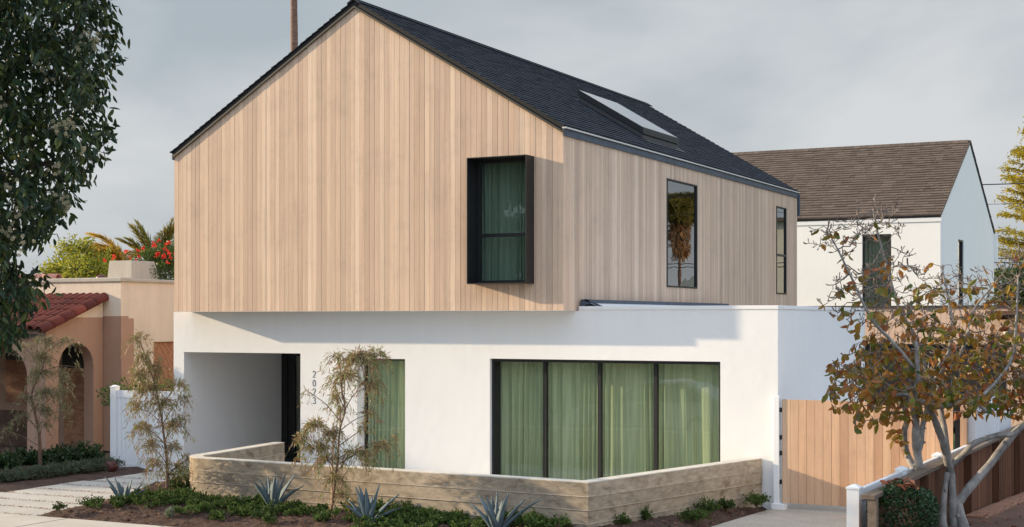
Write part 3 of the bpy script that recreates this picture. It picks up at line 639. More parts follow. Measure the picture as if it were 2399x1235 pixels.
# ------------------------------------------------------------ rear white house and garage
wh = empty('white_house', (-12, 49, 0), 'white stucco two storey gabled house with brown shingle roof behind', 'house')
WX0, WX1, WY0, WY1, WE = -21.0, -8.19, 44.0, 54.0, 5.93; WM = (WY0+WY1)/2; WZ = 8.62
mb = MB(); wall(mb, (0,WY0,0), (1,0,0), (0,-1,0), WX0, WX1, 0, WE, [(-10.5,-9.63,3.2,5.47)], .2)
wall(mb, (WX1,0,0), (0,1,0), (1,0,0), WY0+.2, WY1, 0, WE, [(46.9,47.9,2.9,5.42)], .2)
mb.prism([(WX1,WY0,WE),(WX1,WY1,WE),(WX1,WM,WZ)], (-.2,0,0)); mb.prism([(WX0,WY0,WE),(WX0,WY1,WE),(WX0,WM,WZ)], (.2,0,0)); mb.box((WX0,WY1-.2,0),(WX1-.2,WY1,WE)); mb.box((WX0,WY0+.2,0),(WX0+.2,WY1-.2,WE)); mb.box((-11.5,45.2,0),(-8.5,45.3,5.9))
mb.build('stucco_wall', M['whiteb'], wh)
mb = MB(); mb.box((WX0,WY0-.03,WE-.13),(WX1+.03,WY0-.002,WE+.06)); mb.build('eave_trim', simple('white_trim', (.8,.8,.79), .5), wh); mb = MB(); mb.box((WX1+.002,WY1-.02,WE-.9),(WX1+.12,WY1+.12,WE+.02)); mb.build('eave_return', M['whiteb'], wh)
wr = WZ-WE; wl = math.hypot(wr, 5.0); dF = np.array((0,-5/wl,-wr/wl)); nF = np.array((0,-wr/wl,5/wl)); dB = np.array((0,5/wl,-wr/wl)); nB = np.array((0,wr/wl,5/wl))
TT = np.array((WX0, WM, WZ+.02)); LX = WX1-WX0+.02; mb = MB()
for dv, nv in ((dF,nF),(dB,nB)):
    p = TT; q = TT+dv*(wl+.05); mb.prism([p, q, q+nv*.06, p+np.array((0,0,.06/nv[2]))], (LX,0,0))
wrf = mb.build('roof', M['dark'], wh)
mb = MB(); shingle_roof(mb, TT+np.array((0,0,.068)), (1,0,0), dF, LX+.02, wl+.07, .19, .34, .022, seed=8); shingle_roof(mb, TT+np.array((0,0,.068)), (1,0,0), dB, LX+.02, wl+.07, .19, .6, .016, seed=9)
x = WX0
while x < WX1-.22:
    a = TT+np.array((0,0,.075)); a[0] = x
    for dv, nv in ((dF,nF),(dB,nB)): mb.prism([a, a+dv*.16, a+dv*.16+nv*.03, a+np.array((0,0,.05))], (.27,0,.0))
    x += .25
mb.build('shingles', M['brownroof'], wrf)
for (O, U, Nn, h, tr) in (((0,WY0+.05,0),(1,0,0),(0,-1,0),(-10.5,-9.63,3.2,5.47),4.12), ((WX1-.03,0,0),(0,1,0),(1,0,0),(46.9,47.9,2.9,5.42),None)):
    mb = MB(); winframe(mb, O, U, Nn, *h, .05, .08, trans=(tr,) if tr else (), mw=.07); wo = mb.build('window', M['black'], wh)
    pane(O, U, Nn, h[0]+.04, h[1]-.04, h[2]+.04, h[3]-.04, .05, M['win'] if tr else M['winside'], wo)
curtain('green curtain in the front window of the rear white house', (0,WY0+.4,0), (1,0,0), (0,-1,0), -10.7, -9.4, 3.0, 5.6, .05, 31, 'curtain_shaded')
ga = empty('garage', (-7.5, 40, 0), 'low garage clad in pale pink vertical boards with a black door', 'garage')
gd = (-9.8, -5.76, 0, 2.245)
mb = MB(); boards(mb, (0,40,0), (1,0,0), (0,-1,0), -12.5, -3.4, 0, lambda u: 3.22, .17, .006, .02, [gd], .001); mb.build('board_cladding', M['pinkwood'], ga)
mb = MB(); wall(mb, (0,40.01,0), (1,0,0), (0,-1,0), -12.5, -3.4, 0, 3.2, [gd], .15); mb.box((-12.5,40.16,0),(-12.35,43.8,3.2)); mb.box((-3.55,40.16,0),(-3.4,43.8,3.2)); mb.box((-12.35,43.7,0),(-3.55,43.8,3.2)); mb.build('garage_wall', M['whiteb'], ga)
mb = MB(); mb.box((-12.55,39.93,3.22),(-3.35,43.85,3.28)); mb.build('roof_edge', M['trim'], ga)
mb = MB()
for k in range(4): mb.box((gd[0]+.08, 40.05, .02+k*.55), (gd[1]-.08, 40.09, .02+k*.55+.54))
mb.box((gd[0]+.002,39.97,0),(gd[0]+.08,40.12,2.243)); mb.box((gd[1]-.08,39.97,0),(gd[1]-.002,40.12,2.243)); mb.box((gd[0]+.08,39.97,2.2),(gd[1]-.08,40.12,2.243)); mb.build('garage_door', M['black'], ga)
lp = empty('wall_lamp', (-5.70, 39.9, 2.6), 'round white globe lamp on the pink board garage wall', 'lamp')
mb = MB(); a = np.linspace(0, math.pi, 13); mb.tube([(-5.70, 39.82, 2.6-.105*math.cos(t)) for t in a], np.maximum(.004, .105*np.sin(a)), 18); mb.build('globe', simple('opal_glass', (.85,.84,.8), .3), lp, smooth=True)
mb = MB(); mb.tube([(-5.70,39.98,2.6),(-5.70,39.90,2.6)], .05, 14); mb.build('wall_plate', M['dark'], lp)
pg = empty('pergola', (-4.5, 39.2, 3), 'small brown timber canopy on the right of the garage wall', 'canopy')
mb = MB(); mb.box((-5.95,38.2,3.02),(-3.2,39.95,3.12)); mb.build('canopy_roof', M['fencewood'], pg)
for x in (-5.7, -4.6, -3.5): mb = MB(); mb.box((x-.04,38.4,2.90),(x+.04,39.96,3.02)); mb.build('bracket', M['fencewood'], pg)

# ------------------------------------------------------------ left neighbour's stucco house
nh = empty('stucco_house', (-26, 26, 0), 'old peach stucco house with flat parapet, arched porch and boarded openings', 'house')
def arch_wall(mb, O, U, Nn, u0, u1, z0, ztop, au0, au1, az, th, n=14):
    """wall with one arched opening; ztop(u) gives the top"""
    O = np.array(O, float); U = np.array(U, float); Nn = np.array(Nn, float); Z = np.array([0,0,1.]); r = (au1-au0)/2; cu = (au0+au1)/2; zc = az-r
    P = lambda u, z, d=0: O+U*u+Z*z-Nn*d
    ar = [(cu-r*math.cos(math.pi*i/n), zc+r*math.sin(math.pi*i/n)) for i in range(n+1)]
    for d in (0, th):
        mb.quad(P(u0,z0,d), P(au0,z0,d), P(au0,ztop(au0),d), P(u0,ztop(u0),d)); mb.quad(P(au1,z0,d), P(u1,z0,d), P(u1,ztop(u1),d), P(au1,ztop(au1),d))
        for (a, b), (c, e) in zip(ar, ar[1:]): mb.quad(P(a,b,d), P(c,e,d), P(c,ztop(c),d), P(a,ztop(a),d))
    pts = [(au0,z0)]+ar+[(au1,z0)]
    for (a, b), (c, e) in zip(pts, pts[1:]): mb.quad(P(a,b), P(c,e), P(c,e,th), P(a,b,th))
    mb.quad(P(u0,z0), P(u0,ztop(u0)), P(u0,ztop(u0),th), P(u0,z0,th)); mb.quad(P(u1,z0), P(u1,ztop(u1)), P(u1,ztop(u1),th), P(u1,z0,th)); mb.quad(P(u0,ztop(u0)), P(u1,ztop(u1)), P(u1,ztop(u1),th), P(u0,ztop(u0),th))
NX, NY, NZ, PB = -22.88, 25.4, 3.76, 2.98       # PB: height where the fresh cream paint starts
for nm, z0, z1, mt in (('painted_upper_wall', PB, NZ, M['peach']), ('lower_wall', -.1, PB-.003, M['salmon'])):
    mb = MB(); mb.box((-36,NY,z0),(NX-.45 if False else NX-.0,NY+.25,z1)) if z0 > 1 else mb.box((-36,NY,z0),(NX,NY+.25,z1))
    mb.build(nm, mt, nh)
mb = MB(); wall(mb, (NX,0,0), (0,1,0), (1,0,0), NY+.25, 36, -.1, NZ, [(26.5,27.7,1.2,2.38)], .25); mb.box((NX-.0,NY+.0,-.1),(NX+.004,NY+.7,PB)) if False else None
mb.box((-36,35.75,-.1),(NX-.25,36,NZ)); mb.box((-36,NY+.25,3.3),(NX-.25,35.75,3.4)); mb.build('side_wall', M['peach'], nh)
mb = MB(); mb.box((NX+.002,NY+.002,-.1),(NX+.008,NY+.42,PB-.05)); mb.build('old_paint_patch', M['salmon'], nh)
mb = MB(); mb.box((-36,NY-.04,NZ),(NX+.05,NY+.29,NZ+.10)); mb.box((NX-.29,NY+.29,NZ),(NX+.05,36,NZ+.08)); mb.build('parapet_cap', M['grey_st'], nh, bevel=.02)
mb = MB(); mb.box((NX-.10,26.5,1.2),(NX-.06,27.7,2.38)); mb.build('boarded_window', M['ply'], nh)
mb = MB(); B = [(-25.75,28.0,3.4),(-24.45,28.0,3.4),(-24.45,29.1,3.4),(-25.75,29.1,3.4)]; Tp = [(-25.66,28.06,4.38),(-24.92,28.06,4.38),(-24.92,28.9,4.38),(-25.66,28.9,4.38)]
B = [(-25.74,28.0,3.4),(-24.86,28.0,3.4),(-24.86,29.3,3.4),(-25.74,29.3,3.4)]
mb.add(B+Tp, [(0,1,5,4),(1,2,6,5),(2,3,7,6),(3,0,4,7),(4,5,6,7)]); mb.build('chimney', M['grey_st'], nh, bevel=.015)
def barrel(mb, a, b, r0, r1, up, n=8):
    """half round clay tile from a (high) to b (low)"""
    a = np.array(a, float); b = np.array(b, float); d = b-a; d /= np.linalg.norm(d); up = np.array(up, float); s = np.cross(d, up); s /= np.linalg.norm(s); u = np.cross(s, d)
    V = []
    for p, r in ((a, r0), (b, r1)):
        for rr in (r, r-.014):
            for i in range(n+1): t_ = math.pi*i/n; V.append(p+rr*(math.cos(t_)*s+math.sin(t_)*u))
    m_ = n+1; F = []
    for i in range(n): F += [(i, i+1, 2*m_+i+1, 2*m_+i), (m_+i, 3*m_+i, 3*m_+i+1, m_+i+1), (2*m_+i, 2*m_+i+1, 3*m_+i+1, 3*m_+i)]
    mb.add(V, F)
mb = MB()
for k in range(5): barrel(mb, (-27.15+k*.46-.03, NY+.1, NZ+.12), (-27.15+k*.46+.46, NY+.1, NZ+.10), .10, .115, (0,0,1))
mb.build('ridge_tile', M['oldtile'], nh, smooth=True); mb = MB()
for k in range(8): barrel(mb, (-31-k*.46-.03, NY+.1, NZ+.12), (-31-k*.46+.46, NY+.1, NZ+.10), .10, .115, (0,0,1))
mb.build('ridge_tile', M['oldtile'], nh, smooth=True)
mb = MB(); a = np.linspace(0, math.pi/2, 6); mb.tube([(-24.3+.0,26.3,3.4),(-24.3,26.3,3.88)]+[(-24.3,26.3,3.88+.09*math.sin(t)) for t in a[1:]], [.13,.13]+[max(.01,.13*math.cos(t)) for t in a[1:]], 12); mb.build('vent_pipe', M['terrac'], nh, smooth=True)
# porch
PX, PY0, PY1 = -23.4, 23.62, 25.38; zt0, zt1 = 2.66, 3.33
topf = lambda u: zt0+(zt1-zt0)*(u-PY0)/(PY1-PY0)
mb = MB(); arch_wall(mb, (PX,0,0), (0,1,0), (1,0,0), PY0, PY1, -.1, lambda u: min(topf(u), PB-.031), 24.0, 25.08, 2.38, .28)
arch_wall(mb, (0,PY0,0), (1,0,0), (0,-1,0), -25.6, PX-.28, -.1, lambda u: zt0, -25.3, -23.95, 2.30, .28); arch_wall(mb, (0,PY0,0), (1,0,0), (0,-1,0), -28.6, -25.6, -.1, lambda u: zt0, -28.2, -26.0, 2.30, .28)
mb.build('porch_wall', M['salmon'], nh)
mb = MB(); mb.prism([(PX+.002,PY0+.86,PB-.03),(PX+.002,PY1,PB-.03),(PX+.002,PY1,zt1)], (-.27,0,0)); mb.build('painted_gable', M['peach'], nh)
mb = MB(); mb.box((-28.6,PY0-.02,-.1),(PX+.02,PY0+.05,.62)) if False else mb.box((-27.2,NY-.06,-.1),(-24.75,NY-.002,.75)); mb.build('stone_veneer', M['stone'], nh)
mb = MB(); mb.box((-29,PY0-.12,zt0-.14),(PX+.0,PY0-.01,zt0+.02)); mb.build('eave_beam', simple('grey_beam', (.12,.11,.10), .8, 0, .2), nh)
mb = MB(); mb.box((-24.55,NY-.05,0),(-23.72,NY-.004,1.78)); mb.build('boarded_door', M['ply'], nh)
mb = MB(); mb.box((-24.62,NY-.03,1.78),(-23.68,NY-.003,2.3)); mb.build('security_grille', M['black'], nh)
mb = MB(); mb.box((-26.4,NY-.05,.95),(-25.35,NY-.004,1.95)); mb.build('boarded_window', M['ply'], nh)
mb = MB(); mb.box((-26.4,NY-.04,1.95),(-25.35,NY-.003,2.5)); mb.build('dark_transom', M['black'], nh)
mb = MB(); sv = np.array((0, PY0-PY1-.22, (zt0-zt1)*1.12)); 
mb.prism([(-29,PY1,zt1+.0),(-29,PY0-.2,zt0-.07),(-29,PY0-.2,zt0-.0),(-29,PY1,zt1+.06)], (5.6,0,0)); prf = mb.build('porch_roof', M['stone'], nh)
mb = MB(); dv = np.array((0, PY0-.24-PY1, zt0-zt1-.08)); Ld = np.linalg.norm(dv); dv /= Ld; up = np.array((0, dv[2], -dv[1])); up = up if up[2] > 0 else -up
nr = 6; x = PX+.02; cnum = 0
while x > -29:
    for k in range(nr):
        s0, s1 = k*Ld/nr-.04, (k+1)*Ld/nr+.02; a = np.array((x,PY1,zt1+.10))+dv*s0+up*(.0+.0*k); b = np.array((x,PY1,zt1+.10))+dv*s1+up*.018; j = random.uniform(-.008,.008)
        barrel(mb, a+np.array((j,0,0)), b+np.array((j,0,0)), .085, .10, up)
    x -= .205; cnum += 1
for k in range(nr):    # rake tiles turned over the edge
    s0, s1 = k*Ld/nr-.04, (k+1)*Ld/nr+.02; a = np.array((PX+.06,PY1,zt1+.06))+dv*s0; b = np.array((PX+.06,PY1,zt1+.06))+dv*s1+up*.018; barrel(mb, a, b, .105, .12, up+np.array((.5,0,0)))
mb.build('clay_tiles', M['tile'], prf, smooth=True)

# cream house beyond the right edge of the picture; the side windows mirror it
ch = empty('cream_house', (2, 66, 0), 'cream stucco house past the right edge, mirrored in the side windows', 'house')
mb = MB(); wall(mb, (0,62,0), (1,0,0), (0,-1,0), -4.5, 1.6, 0, 7.2, [(-.9,-.3,3.4,5.9)], .2); mb.box((-4.5,62.2,0),(-4.3,72,7.2)); mb.box((1.4,62.2,0),(1.6,72,7.2)); mb.box((-4.5,72,0),(1.6,72.2,7.2)); mb.box((1.62,63,0),(3.6,72,4.4)); mb.prism([(1.62,63,4.4),(3.6,63,4.4),(2.9,63,5.0),(1.62,63,5.3)],(0,9,0)); mb.build('wall', M['cream'], ch)
mb = MB(); mb.box((-4.8,61.7,7.2),(1.9,72.5,7.35)); mb.build('roof', M['brownroof'], ch)

# ------------------------------------------------------------ vegetation
KD = 3407.; CA = math.atan(1733/3407)
def at(px, py, dep):                     # a point of the place from its bearing, height angle and distance
    t = (px-1199.5)/KD; s_, c_ = math.sin(CA), math.cos(CA)
    return np.array(((-s_+c_*t)*dep, (c_+s_*t)*dep, CAMH-(py-749)/KD*dep))
def unit(v): v = np.asarray(v, float); return v/(np.linalg.norm(v, axis=-1, keepdims=True)+1e-9)
def leaves(mb, Pp, D, L, W, r, fold=.25, curl=.15, flat=None):
    """pointed folded leaves: base points Pp, directions D, lengths L, widths W"""
    n = len(Pp); Pp = np.asarray(Pp, float); D = unit(D); L = np.broadcast_to(L, n)[:, None]; W = np.broadcast_to(W, n)[:, None]
    up = r.normal(0, 1, (n, 3)) if flat is None else np.array([0, 0, 1.])+r.normal(0, flat, (n, 3))
    S_ = unit(np.cross(D, up)); U_ = np.cross(S_, D)
    b = Pp; tip = Pp+D*L-U_*L*curl; rows = []
    for f, wf in ((.18, .34), (.46, .5), (.78, .33)):
        m_ = Pp+D*L*f-U_*L*curl*f*f; rows.append((m_+S_*W*wf+U_*W*fold*wf*2, m_-S_*W*wf+U_*W*fold*wf*2))
    V = np.stack([b, rows[0][0], rows[1][0], rows[2][0], tip, rows[2][1], rows[1][1], rows[0][1]], 1).reshape(-1, 3); i = np.arange(n)[:, None]*8
    mb.addarr(V, np.concatenate([i+np.array([0, 1, 2, 3, 4]), i+np.array([4, 5, 6, 7, 0])]))
def quadl(mb, Pp, D, L, W, r):
    n = len(Pp); D = unit(D); L = np.broadcast_to(L, n)[:, None]; W = np.broadcast_to(W, n)[:, None]; S_ = unit(np.cross(D, r.normal(0, 1, (n, 3))))
    V = np.stack([Pp, Pp+D*L*.45+S_*W*.5, Pp+D*L, Pp+D*L*.45-S_*W*.5], 1).reshape(-1, 3); i = np.arange(n)[:, None]*4
    mb.addarr(V, i+np.array([0, 1, 2, 3]))
def curve(pts, n=10):
    P_ = np.asarray(pts, float); k = len(P_); t = np.linspace(0, k-1, (k-1)*n+1); o = []
    for x in t:
        i = min(int(x), k-2); f = x-i; p0 = P_[max(i-1, 0)]; p1 = P_[i]; p2 = P_[i+1]; p3 = P_[min(i+2, k-1)]
        o.append(.5*((2*p1)+(-p0+p2)*f+(2*p0-5*p1+4*p2-p3)*f*f+(-p0+3*p1-3*p2+p3)*f**3))
    return np.array(o)
def colonize(seeds, att, step=.12, kill=.15, infl=1.5, iters=120, r=None, wob=.25):
    """space colonisation: seeds (n,3) with parent list; returns nodes, parents"""
    nodes = [np.array(p) for p in seeds[0]]; par = list(seeds[1]); A_ = np.array(att); best = np.full(len(A_), 1e9); bi = np.zeros(len(A_), int)
    def upd(s0):
        nonlocal best, bi
        Q = np.array(nodes[s0:]); 
        if len(Q) == 0: return
        d = np.linalg.norm(A_[:, None]-Q[None], axis=2); m_ = d.argmin(1); dm = d[np.arange(len(A_)), m_]; c = dm < best; best[c] = dm[c]; bi[c] = m_[c]+s0
    upd(0)
    for it in range(iters):
        act = best < infl
        if not act.any() or len(A_) == 0: break
        grow = {}
        for a in np.nonzero(act)[0]: grow.setdefault(bi[a], []).append(A_[a])
        s0 = len(nodes)
        for k, lst in grow.items():
            d = unit(np.array(lst)-nodes[k]).mean(0)+r.normal(0, wob, 3); nodes.append(nodes[k]+unit(d)*step); par.append(k)
        upd(s0); keep = best > kill; A_ = A_[keep]; best = best[keep]; bi = bi[keep]
        if len(A_) == 0: break
    return np.array(nodes), par
def skeleton(mb, nodes, par, rtip, power=2.3, rmax=1, fixed=None, sides=5, knob=0, r=None):
    n = len(nodes); kids = [[] for _ in range(n)]
    for i, p in enumerate(par):
        if p >= 0: kids[p].append(i)
    rad = np.zeros(n)
    for i in range(n-1, -1, -1):
        rad[i] = rtip if not kids[i] else sum(rad[k]**power for k in kids[i])**(1/power)
        rad[i] = min(rad[i], rmax)
    if fixed is not None: rad[:len(fixed)] = np.maximum(fixed, 0)
    done = set()
    for i in range(n):
        for k in kids[i]:
            if k in done: continue
            # follow chain of thickest child
            chain = [i, k]; done.add(k)
            while True:
                ks = [q for q in kids[chain[-1]] if q not in done]
                if not ks: break
                q = max(ks, key=lambda z: rad[z]); chain.append(q); done.add(q)
            if fixed is not None and chain[-1] < len(fixed): pass
            rr = rad[chain].copy(); rr[0] = min(rr[0], rr[1]*1.25)
            P_ = nodes[chain]
            if knob and r is not None: rr *= 1+r.uniform(-knob, knob, len(rr))
            mb.tube(P_, rr, 7 if rr.max() > .02 else (sides if rr.max() > .008 else 4), cap=False)
    return rad, kids

# magnolia: pale multi-stemmed trunks, knobbly twigs, thinning autumn leaves
def magnolia():
    r = np.random.default_rng(12); mb = MB(); D0 = 17.6
    limbs = [ # (px, py, depth), radius at each point
     ([(2185,1240,17.5),(2160,1141,17.4),(2153,1088,17.3),(2148,1054,17.3),(2145,1026,17.2),(2146,985,17.1),(2138,945,17.0),(2150,880,16.9),(2145,800,16.9)], [.062,.055,.05,.052,.045,.04,.035,.028,.02]),
     ([(2150,1062,17.3),(2157,1035,17.35),(2161,1000,17.5),(2172,960,17.7),(2190,900,17.8),(2203,850,17.9)], [.04,.038,.034,.03,.026,.02]),
     ([(2160,1150,17.4),(2146,1110,17.5),(2128,1070,17.6),(2120,1042,17.6),(2119,1008,17.6),(2124,985,17.6),(2110,940,17.7),(2075,900,17.8),(2040,880,17.9),(2000,850,18)], [.045,.04,.04,.038,.036,.034,.03,.026,.02,.015]),
     ([(2238,1250,17.7),(2234,1210,17.7),(2231,1158,17.7),(2227,1111,17.7),(2220,1079,17.6),(2211,1042,17.5),(2199,1008,17.4),(2185,973,17.3),(2168,945,17.2),(2120,925,17.1),(2075,930,17.0)], [.085,.07,.052,.052,.05,.046,.042,.038,.032,.024,.018]),
     ([(2213,1250,17.6),(2208,1211,17.6),(2213,1146,17.6),(2219,1108,17.65)], [.06,.045,.036,.035]),
     ([(2265,1260,17.6),(2252,1215,17.65),(2243,1174,17.7)], [.08,.06,.055]),
     ([(2243,1180,17.7),(2273,1141,17.7),(2319,1088,17.8),(2354,1042,17.9),(2384,1008,18),(2420,975,18.1),(2470,900,18.1),(2490,800,18.1)], [.055,.054,.05,.048,.045,.04,.035,.03]),
     ([(2222,1095,17.7),(2257,1065,17.6),(2278,1042,17.5),(2308,1028,17.5),(2342,1019,17.5),(2372,1017,17.5),(2410,990,17.5)], [.04,.038,.036,.034,.034,.03,.025]),
     ([(2224,1085,17.65),(2217,1040,17.8),(2212,1000,17.9),(2204,962,18),(2200,920,18),(2203,880,18),(2222,828,18),(2230,781,18),(2226,725,18.1),(2206,624,18.2)], [.04,.036,.034,.034,.034,.034,.03,.024,.018,.012]),
     ([(2172,958,17.3),(2225,948,17.2),(2281,942,17.1),(2313,966,17.0)], [.034,.032,.028,.02]),
     ([(2206,905,18),(2170,865,17.9),(2150,800,17.8),(2110,730,17.7),(2088,664,17.7),(2060,560,17.7),(2045,490,17.7)], [.03,.026,.024,.02,.017,.012,.008]),
     ([(2205,880,18),(2240,845,18.2),(2262,800,18.3),(2283,725,18.4),(2330,665,18.5)], [.026,.024,.02,.016,.01]),
     ([(2281,942,17.1),(2330,900,17.3),(2370,840,17.6),(2380,760,17.8),(2385,650,18)], [.022,.02,.018,.015,.01]),
     ([(2140,860,16.9),(2090,800,16.8),(2040,745,16.8),(1990,640,16.9),(1950,560,17)], [.024,.02,.016,.012,.008])]
    nodes, par, fix = [], [], []
    for pts, rr in limbs:
        C_ = curve([at(*p) for p in pts], 5); R_ = np.interp(np.linspace(0, 1, len(C_)), np.linspace(0, 1, len(rr)), rr)
        mb.tube(C_, R_*(1+r.uniform(-.05, .07, len(C_))), 12)
        for i, p in enumerate(C_):
            if p[2] > 1.75: nodes.append(p); par.append(-1); fix.append(R_[i]*.6)
    for q in range(26):                 # old pruning knuckles
        pts, rr = limbs[r.integers(0, 9)]; i = r.integers(1, len(pts)-1); c = at(*pts[i]); d = unit(r.normal(0, 1, 3)); mb.tube([c, c+d*rr[i]*1.1, c+d*rr[i]*1.5], [rr[i]*.55, rr[i]*.5, rr[i]*.2], 7)
    # crown volume: lobes (px, py, rx, ry) at their own depths
    lobes = [(2050,520,75,70,17.7),(1960,560,80,50,17.2),(2090,640,80,70,17.6),(2010,700,90,80,17.1),(2110,780,110,90,17.5),(2060,880,110,80,17.3),(1990,900,75,70,17.3),(2200,720,90,90,18.1),(2270,700,80,90,18.4),(2240,830,110,80,18),(2340,740,90,110,18.3),(2380,880,110,110,17.8),(2300,930,90,50,17.4),(2150,920,90,60,17.2),(2420,650,90,110,18.2),(2470,900,100,130,18),(2040,975,60,30,17.2)]
    att = []
    for (x, y, rx, ry, d) in lobes:
        for k in range(int(rx*ry/34)):
            v = unit(r.normal(0, 1, 3))*r.uniform(.15, 1)**(1/2.2); att.append(at(x+rx*v[0], y+ry*v[1], d+v[2]*.75))
    N_, P_ = colonize((nodes, par), att, .075, .10, 1.2, 80, r, .24)
    tw = MB(); rad, kids = skeleton(tw, N_, P_, .0036, 2.5, .03, None, 5, .18, r)
    tips = [i for i in range(len(nodes), len(N_)) if not kids[i]]
    for i in tips:                       # fuzzy flower buds
        d = unit(N_[i]-N_[P_[i]])+np.array((0,0,.5)); d = unit(d); L = r.uniform(.03,.055); tw.tube([N_[i], N_[i]+d*L*.4, N_[i]+d*L], [.005, .0095, .002], 5, False)
        for _ in range(2):
            dd = unit(d+r.normal(0,.7,3)); a = N_[i]-unit(N_[i]-N_[P_[i]])*r.uniform(.02,.07); L = r.uniform(.04,.10); tw.tube([a, a+dd*L*.5, a+dd*L+np.array((0,0,.015))], [.0045,.004,.006], 4, False)
    root = empty('magnolia_tree', at(2235,1235,17.6), 'multi stemmed tree with pale grey trunks and thinning orange and olive leaves at right', 'tree')
    mb.build('trunk', M['bark1'], root, smooth=True); tw.build('branches', bark('twig_bark', (.10,.075,.06), (.26,.21,.18), 12, 1), root, smooth=True)
    lf = MB(); Pp, D = [], []
    cand = [i for i in range(len(nodes), len(N_)) if rad[i] < .012]
    for i in cand:
        p = N_[i]; q = p-at(2399,749,17.7)
        # bearing and height angle, to thin the crown towards its top
        z = p[2]; pr = np.interp(z, [1.5, 2.0, 2.7, 3.2, 3.7, 4.3], [1, 1, .68, .24, .07, .02])
        if r.random() < pr*.80:
            for _ in range(r.integers(1, 3)): Pp.append(p+r.normal(0, .012, 3)); D.append(r.normal(0, .6, 3)+np.array((0, 0, -.75)))
    for (x, y) in [(2100,1008),(2095,1030),(2110,1048),(2112,1020),(2118,1060),(2090,1015),(2106,1035)]:
        for _ in range(2): Pp.append(at(x, y, 17.5)); D.append(r.normal(0,.8,3)+np.array((0,0,-.2)))
    n = len(Pp); leaves(lf, np.array(Pp), np.array(D), r.uniform(.075, .145, n), r.uniform(.05, .085, n), r, .14, .22)
    lf.build('crown', leaf('magnolia_leaf', [(.40,.12,.04),(.19,.21,.02),(.46,.19,.04),(.11,.18,.02),(.32,.09,.04),(.42,.20,.035),(.20,.20,.025),(.48,.20,.05),(.07,.15,.02),(.36,.12,.04)], .42, .4), root)
    print('magnolia', len(N_), n)
magnolia()

# big dark-leaved tree entering from the left
def big_tree():
    r = np.random.default_rng(5); mb = MB()
    edge = [(-30,285),(20,268),(60,275),(85,272),(110,295),(135,305),(160,290),(200,288),(225,278),(255,262),(300,280),(330,290),(350,255),(385,222),(415,220),(445,215),(480,205),(500,185),(530,150),(560,118),(600,85),(625,70),(650,105),(690,135),(730,95),(770,70),(800,40),(850,-20)]
    ey = [e[0] for e in edge]; ex = [e[1] for e in edge]
    att = []
    while len(att) < 2350:
        y = r.uniform(-420, 830); d = r.uniform(17.6, 20.4); x = r.uniform(-420, 300); lim = np.interp(y, ey, ex) if y > -30 else 285+y*.25
        if x > lim-14 or abs(d-19) > .5+1.6*min(1, (lim-x)/130): continue
        if 425 < y < 480 and 70 < x < 150 and r.random() < .85: continue
        if 560 < y < 640 and 30 < x < 120 and r.random() < .6: continue
        att.append(at(x, y, d))
    base = at(-190, 1500, 18.6); base[2] = 0
    T_ = curve([base, at(-185,900,18.7), at(-160,500,18.8), at(-120,150,19), at(-80,-250,19)], 8); rr = np.linspace(.19, .07, len(T_)); mb.tube(T_, rr, 12)
    nodes = [p for p in T_ if p[2] > 2.2]; par = [-1]*len(nodes)
    for a, b in (((-180,800,18.7),(30,640,18.9)), ((-160,520,18.8),(120,380,18.6)), ((-130,250,18.9),(150,120,19)), ((-160,600,18.8),(90,500,19.5))):
        C_ = curve([at(*a), (at(*a)+at(*b))/2+np.array((0,0,.15)), at(*b)], 6); mb.tube(C_, np.linspace(.06,.02,len(C_)), 8); nodes += list(C_); par += [-1]*len(C_)
    N_, P_ = colonize((nodes, par), att, .13, .17, 1.6, 60, r, .2)
    rad, kids = skeleton(mb, N_, P_, .004, 2.4, .04)
    root = empty('broadleaf_tree', base, 'large dark leaved tree with cream blossom filling the left edge', 'tree'); mbt = mb
    Pp, D = [], []
    for i in range(len(nodes), len(N_)):
        if rad[i] > .012: continue
        nl = 14 if not kids[i] else 8; ax = unit(N_[i]-N_[P_[i]])
        for _ in range(nl):
            Pp.append(N_[i]+r.normal(0, .075, 3)); D.append(ax*.35+r.normal(0, .42, 3)+np.array((0, 0, -.75)))
    n = len(Pp); lf = MB(); leaves(lf, np.array(Pp), np.array(D), r.uniform(.10, .17, n), r.uniform(.042, .064, n), r, .1, .18)
    lf.build('crown', leaf('dark_leaf', [(.022,.046,.022),(.030,.062,.022),(.018,.040,.024),(.065,.088,.016),(.030,.050,.020),(.11,.125,.025)], .28, .42, .35), root)
    fl = MB(); tips = [i for i in range(len(nodes), len(N_)) if not kids[i]]; r.shuffle(tips)
    Pp, D = [], []
    anchors = [at(x, y, 17.7) for x, y in [(215,70),(190,100),(235,95),(165,270),(180,285),(115,300),(135,305),(190,360),(120,380),(160,450),(165,480),(40,500),(30,530),(60,480),(90,180),(20,420),(70,560),(10,250)]]
    used = 0
    for a in anchors:
        j = min(tips, key=lambda i: np.linalg.norm(N_[i]-a)); c = N_[j]
        c = c*.35+a*.65; mbt.tube([N_[j], c], [.004, .003], 4, False)
        for _ in range(7):
            cc = c+r.normal(0, .05, 3)+np.array((0,0,-.02)); m_ = 60; dd = unit(r.normal(0, 1, (m_, 3))); Pp += list(cc+dd*.006); D += list(dd)
    n = len(Pp); quadl(fl, np.array(Pp), np.array(D), r.uniform(.018, .03, n), .007, r); mbt.build('trunk', M['bark3'], root, smooth=True)
    fl.build('blossom', leaf('cream_blossom', [(.48,.42,.27),(.58,.52,.36),(.38,.33,.20)], .3, .8), root)
    print('bigtree', len(N_))
big_tree()

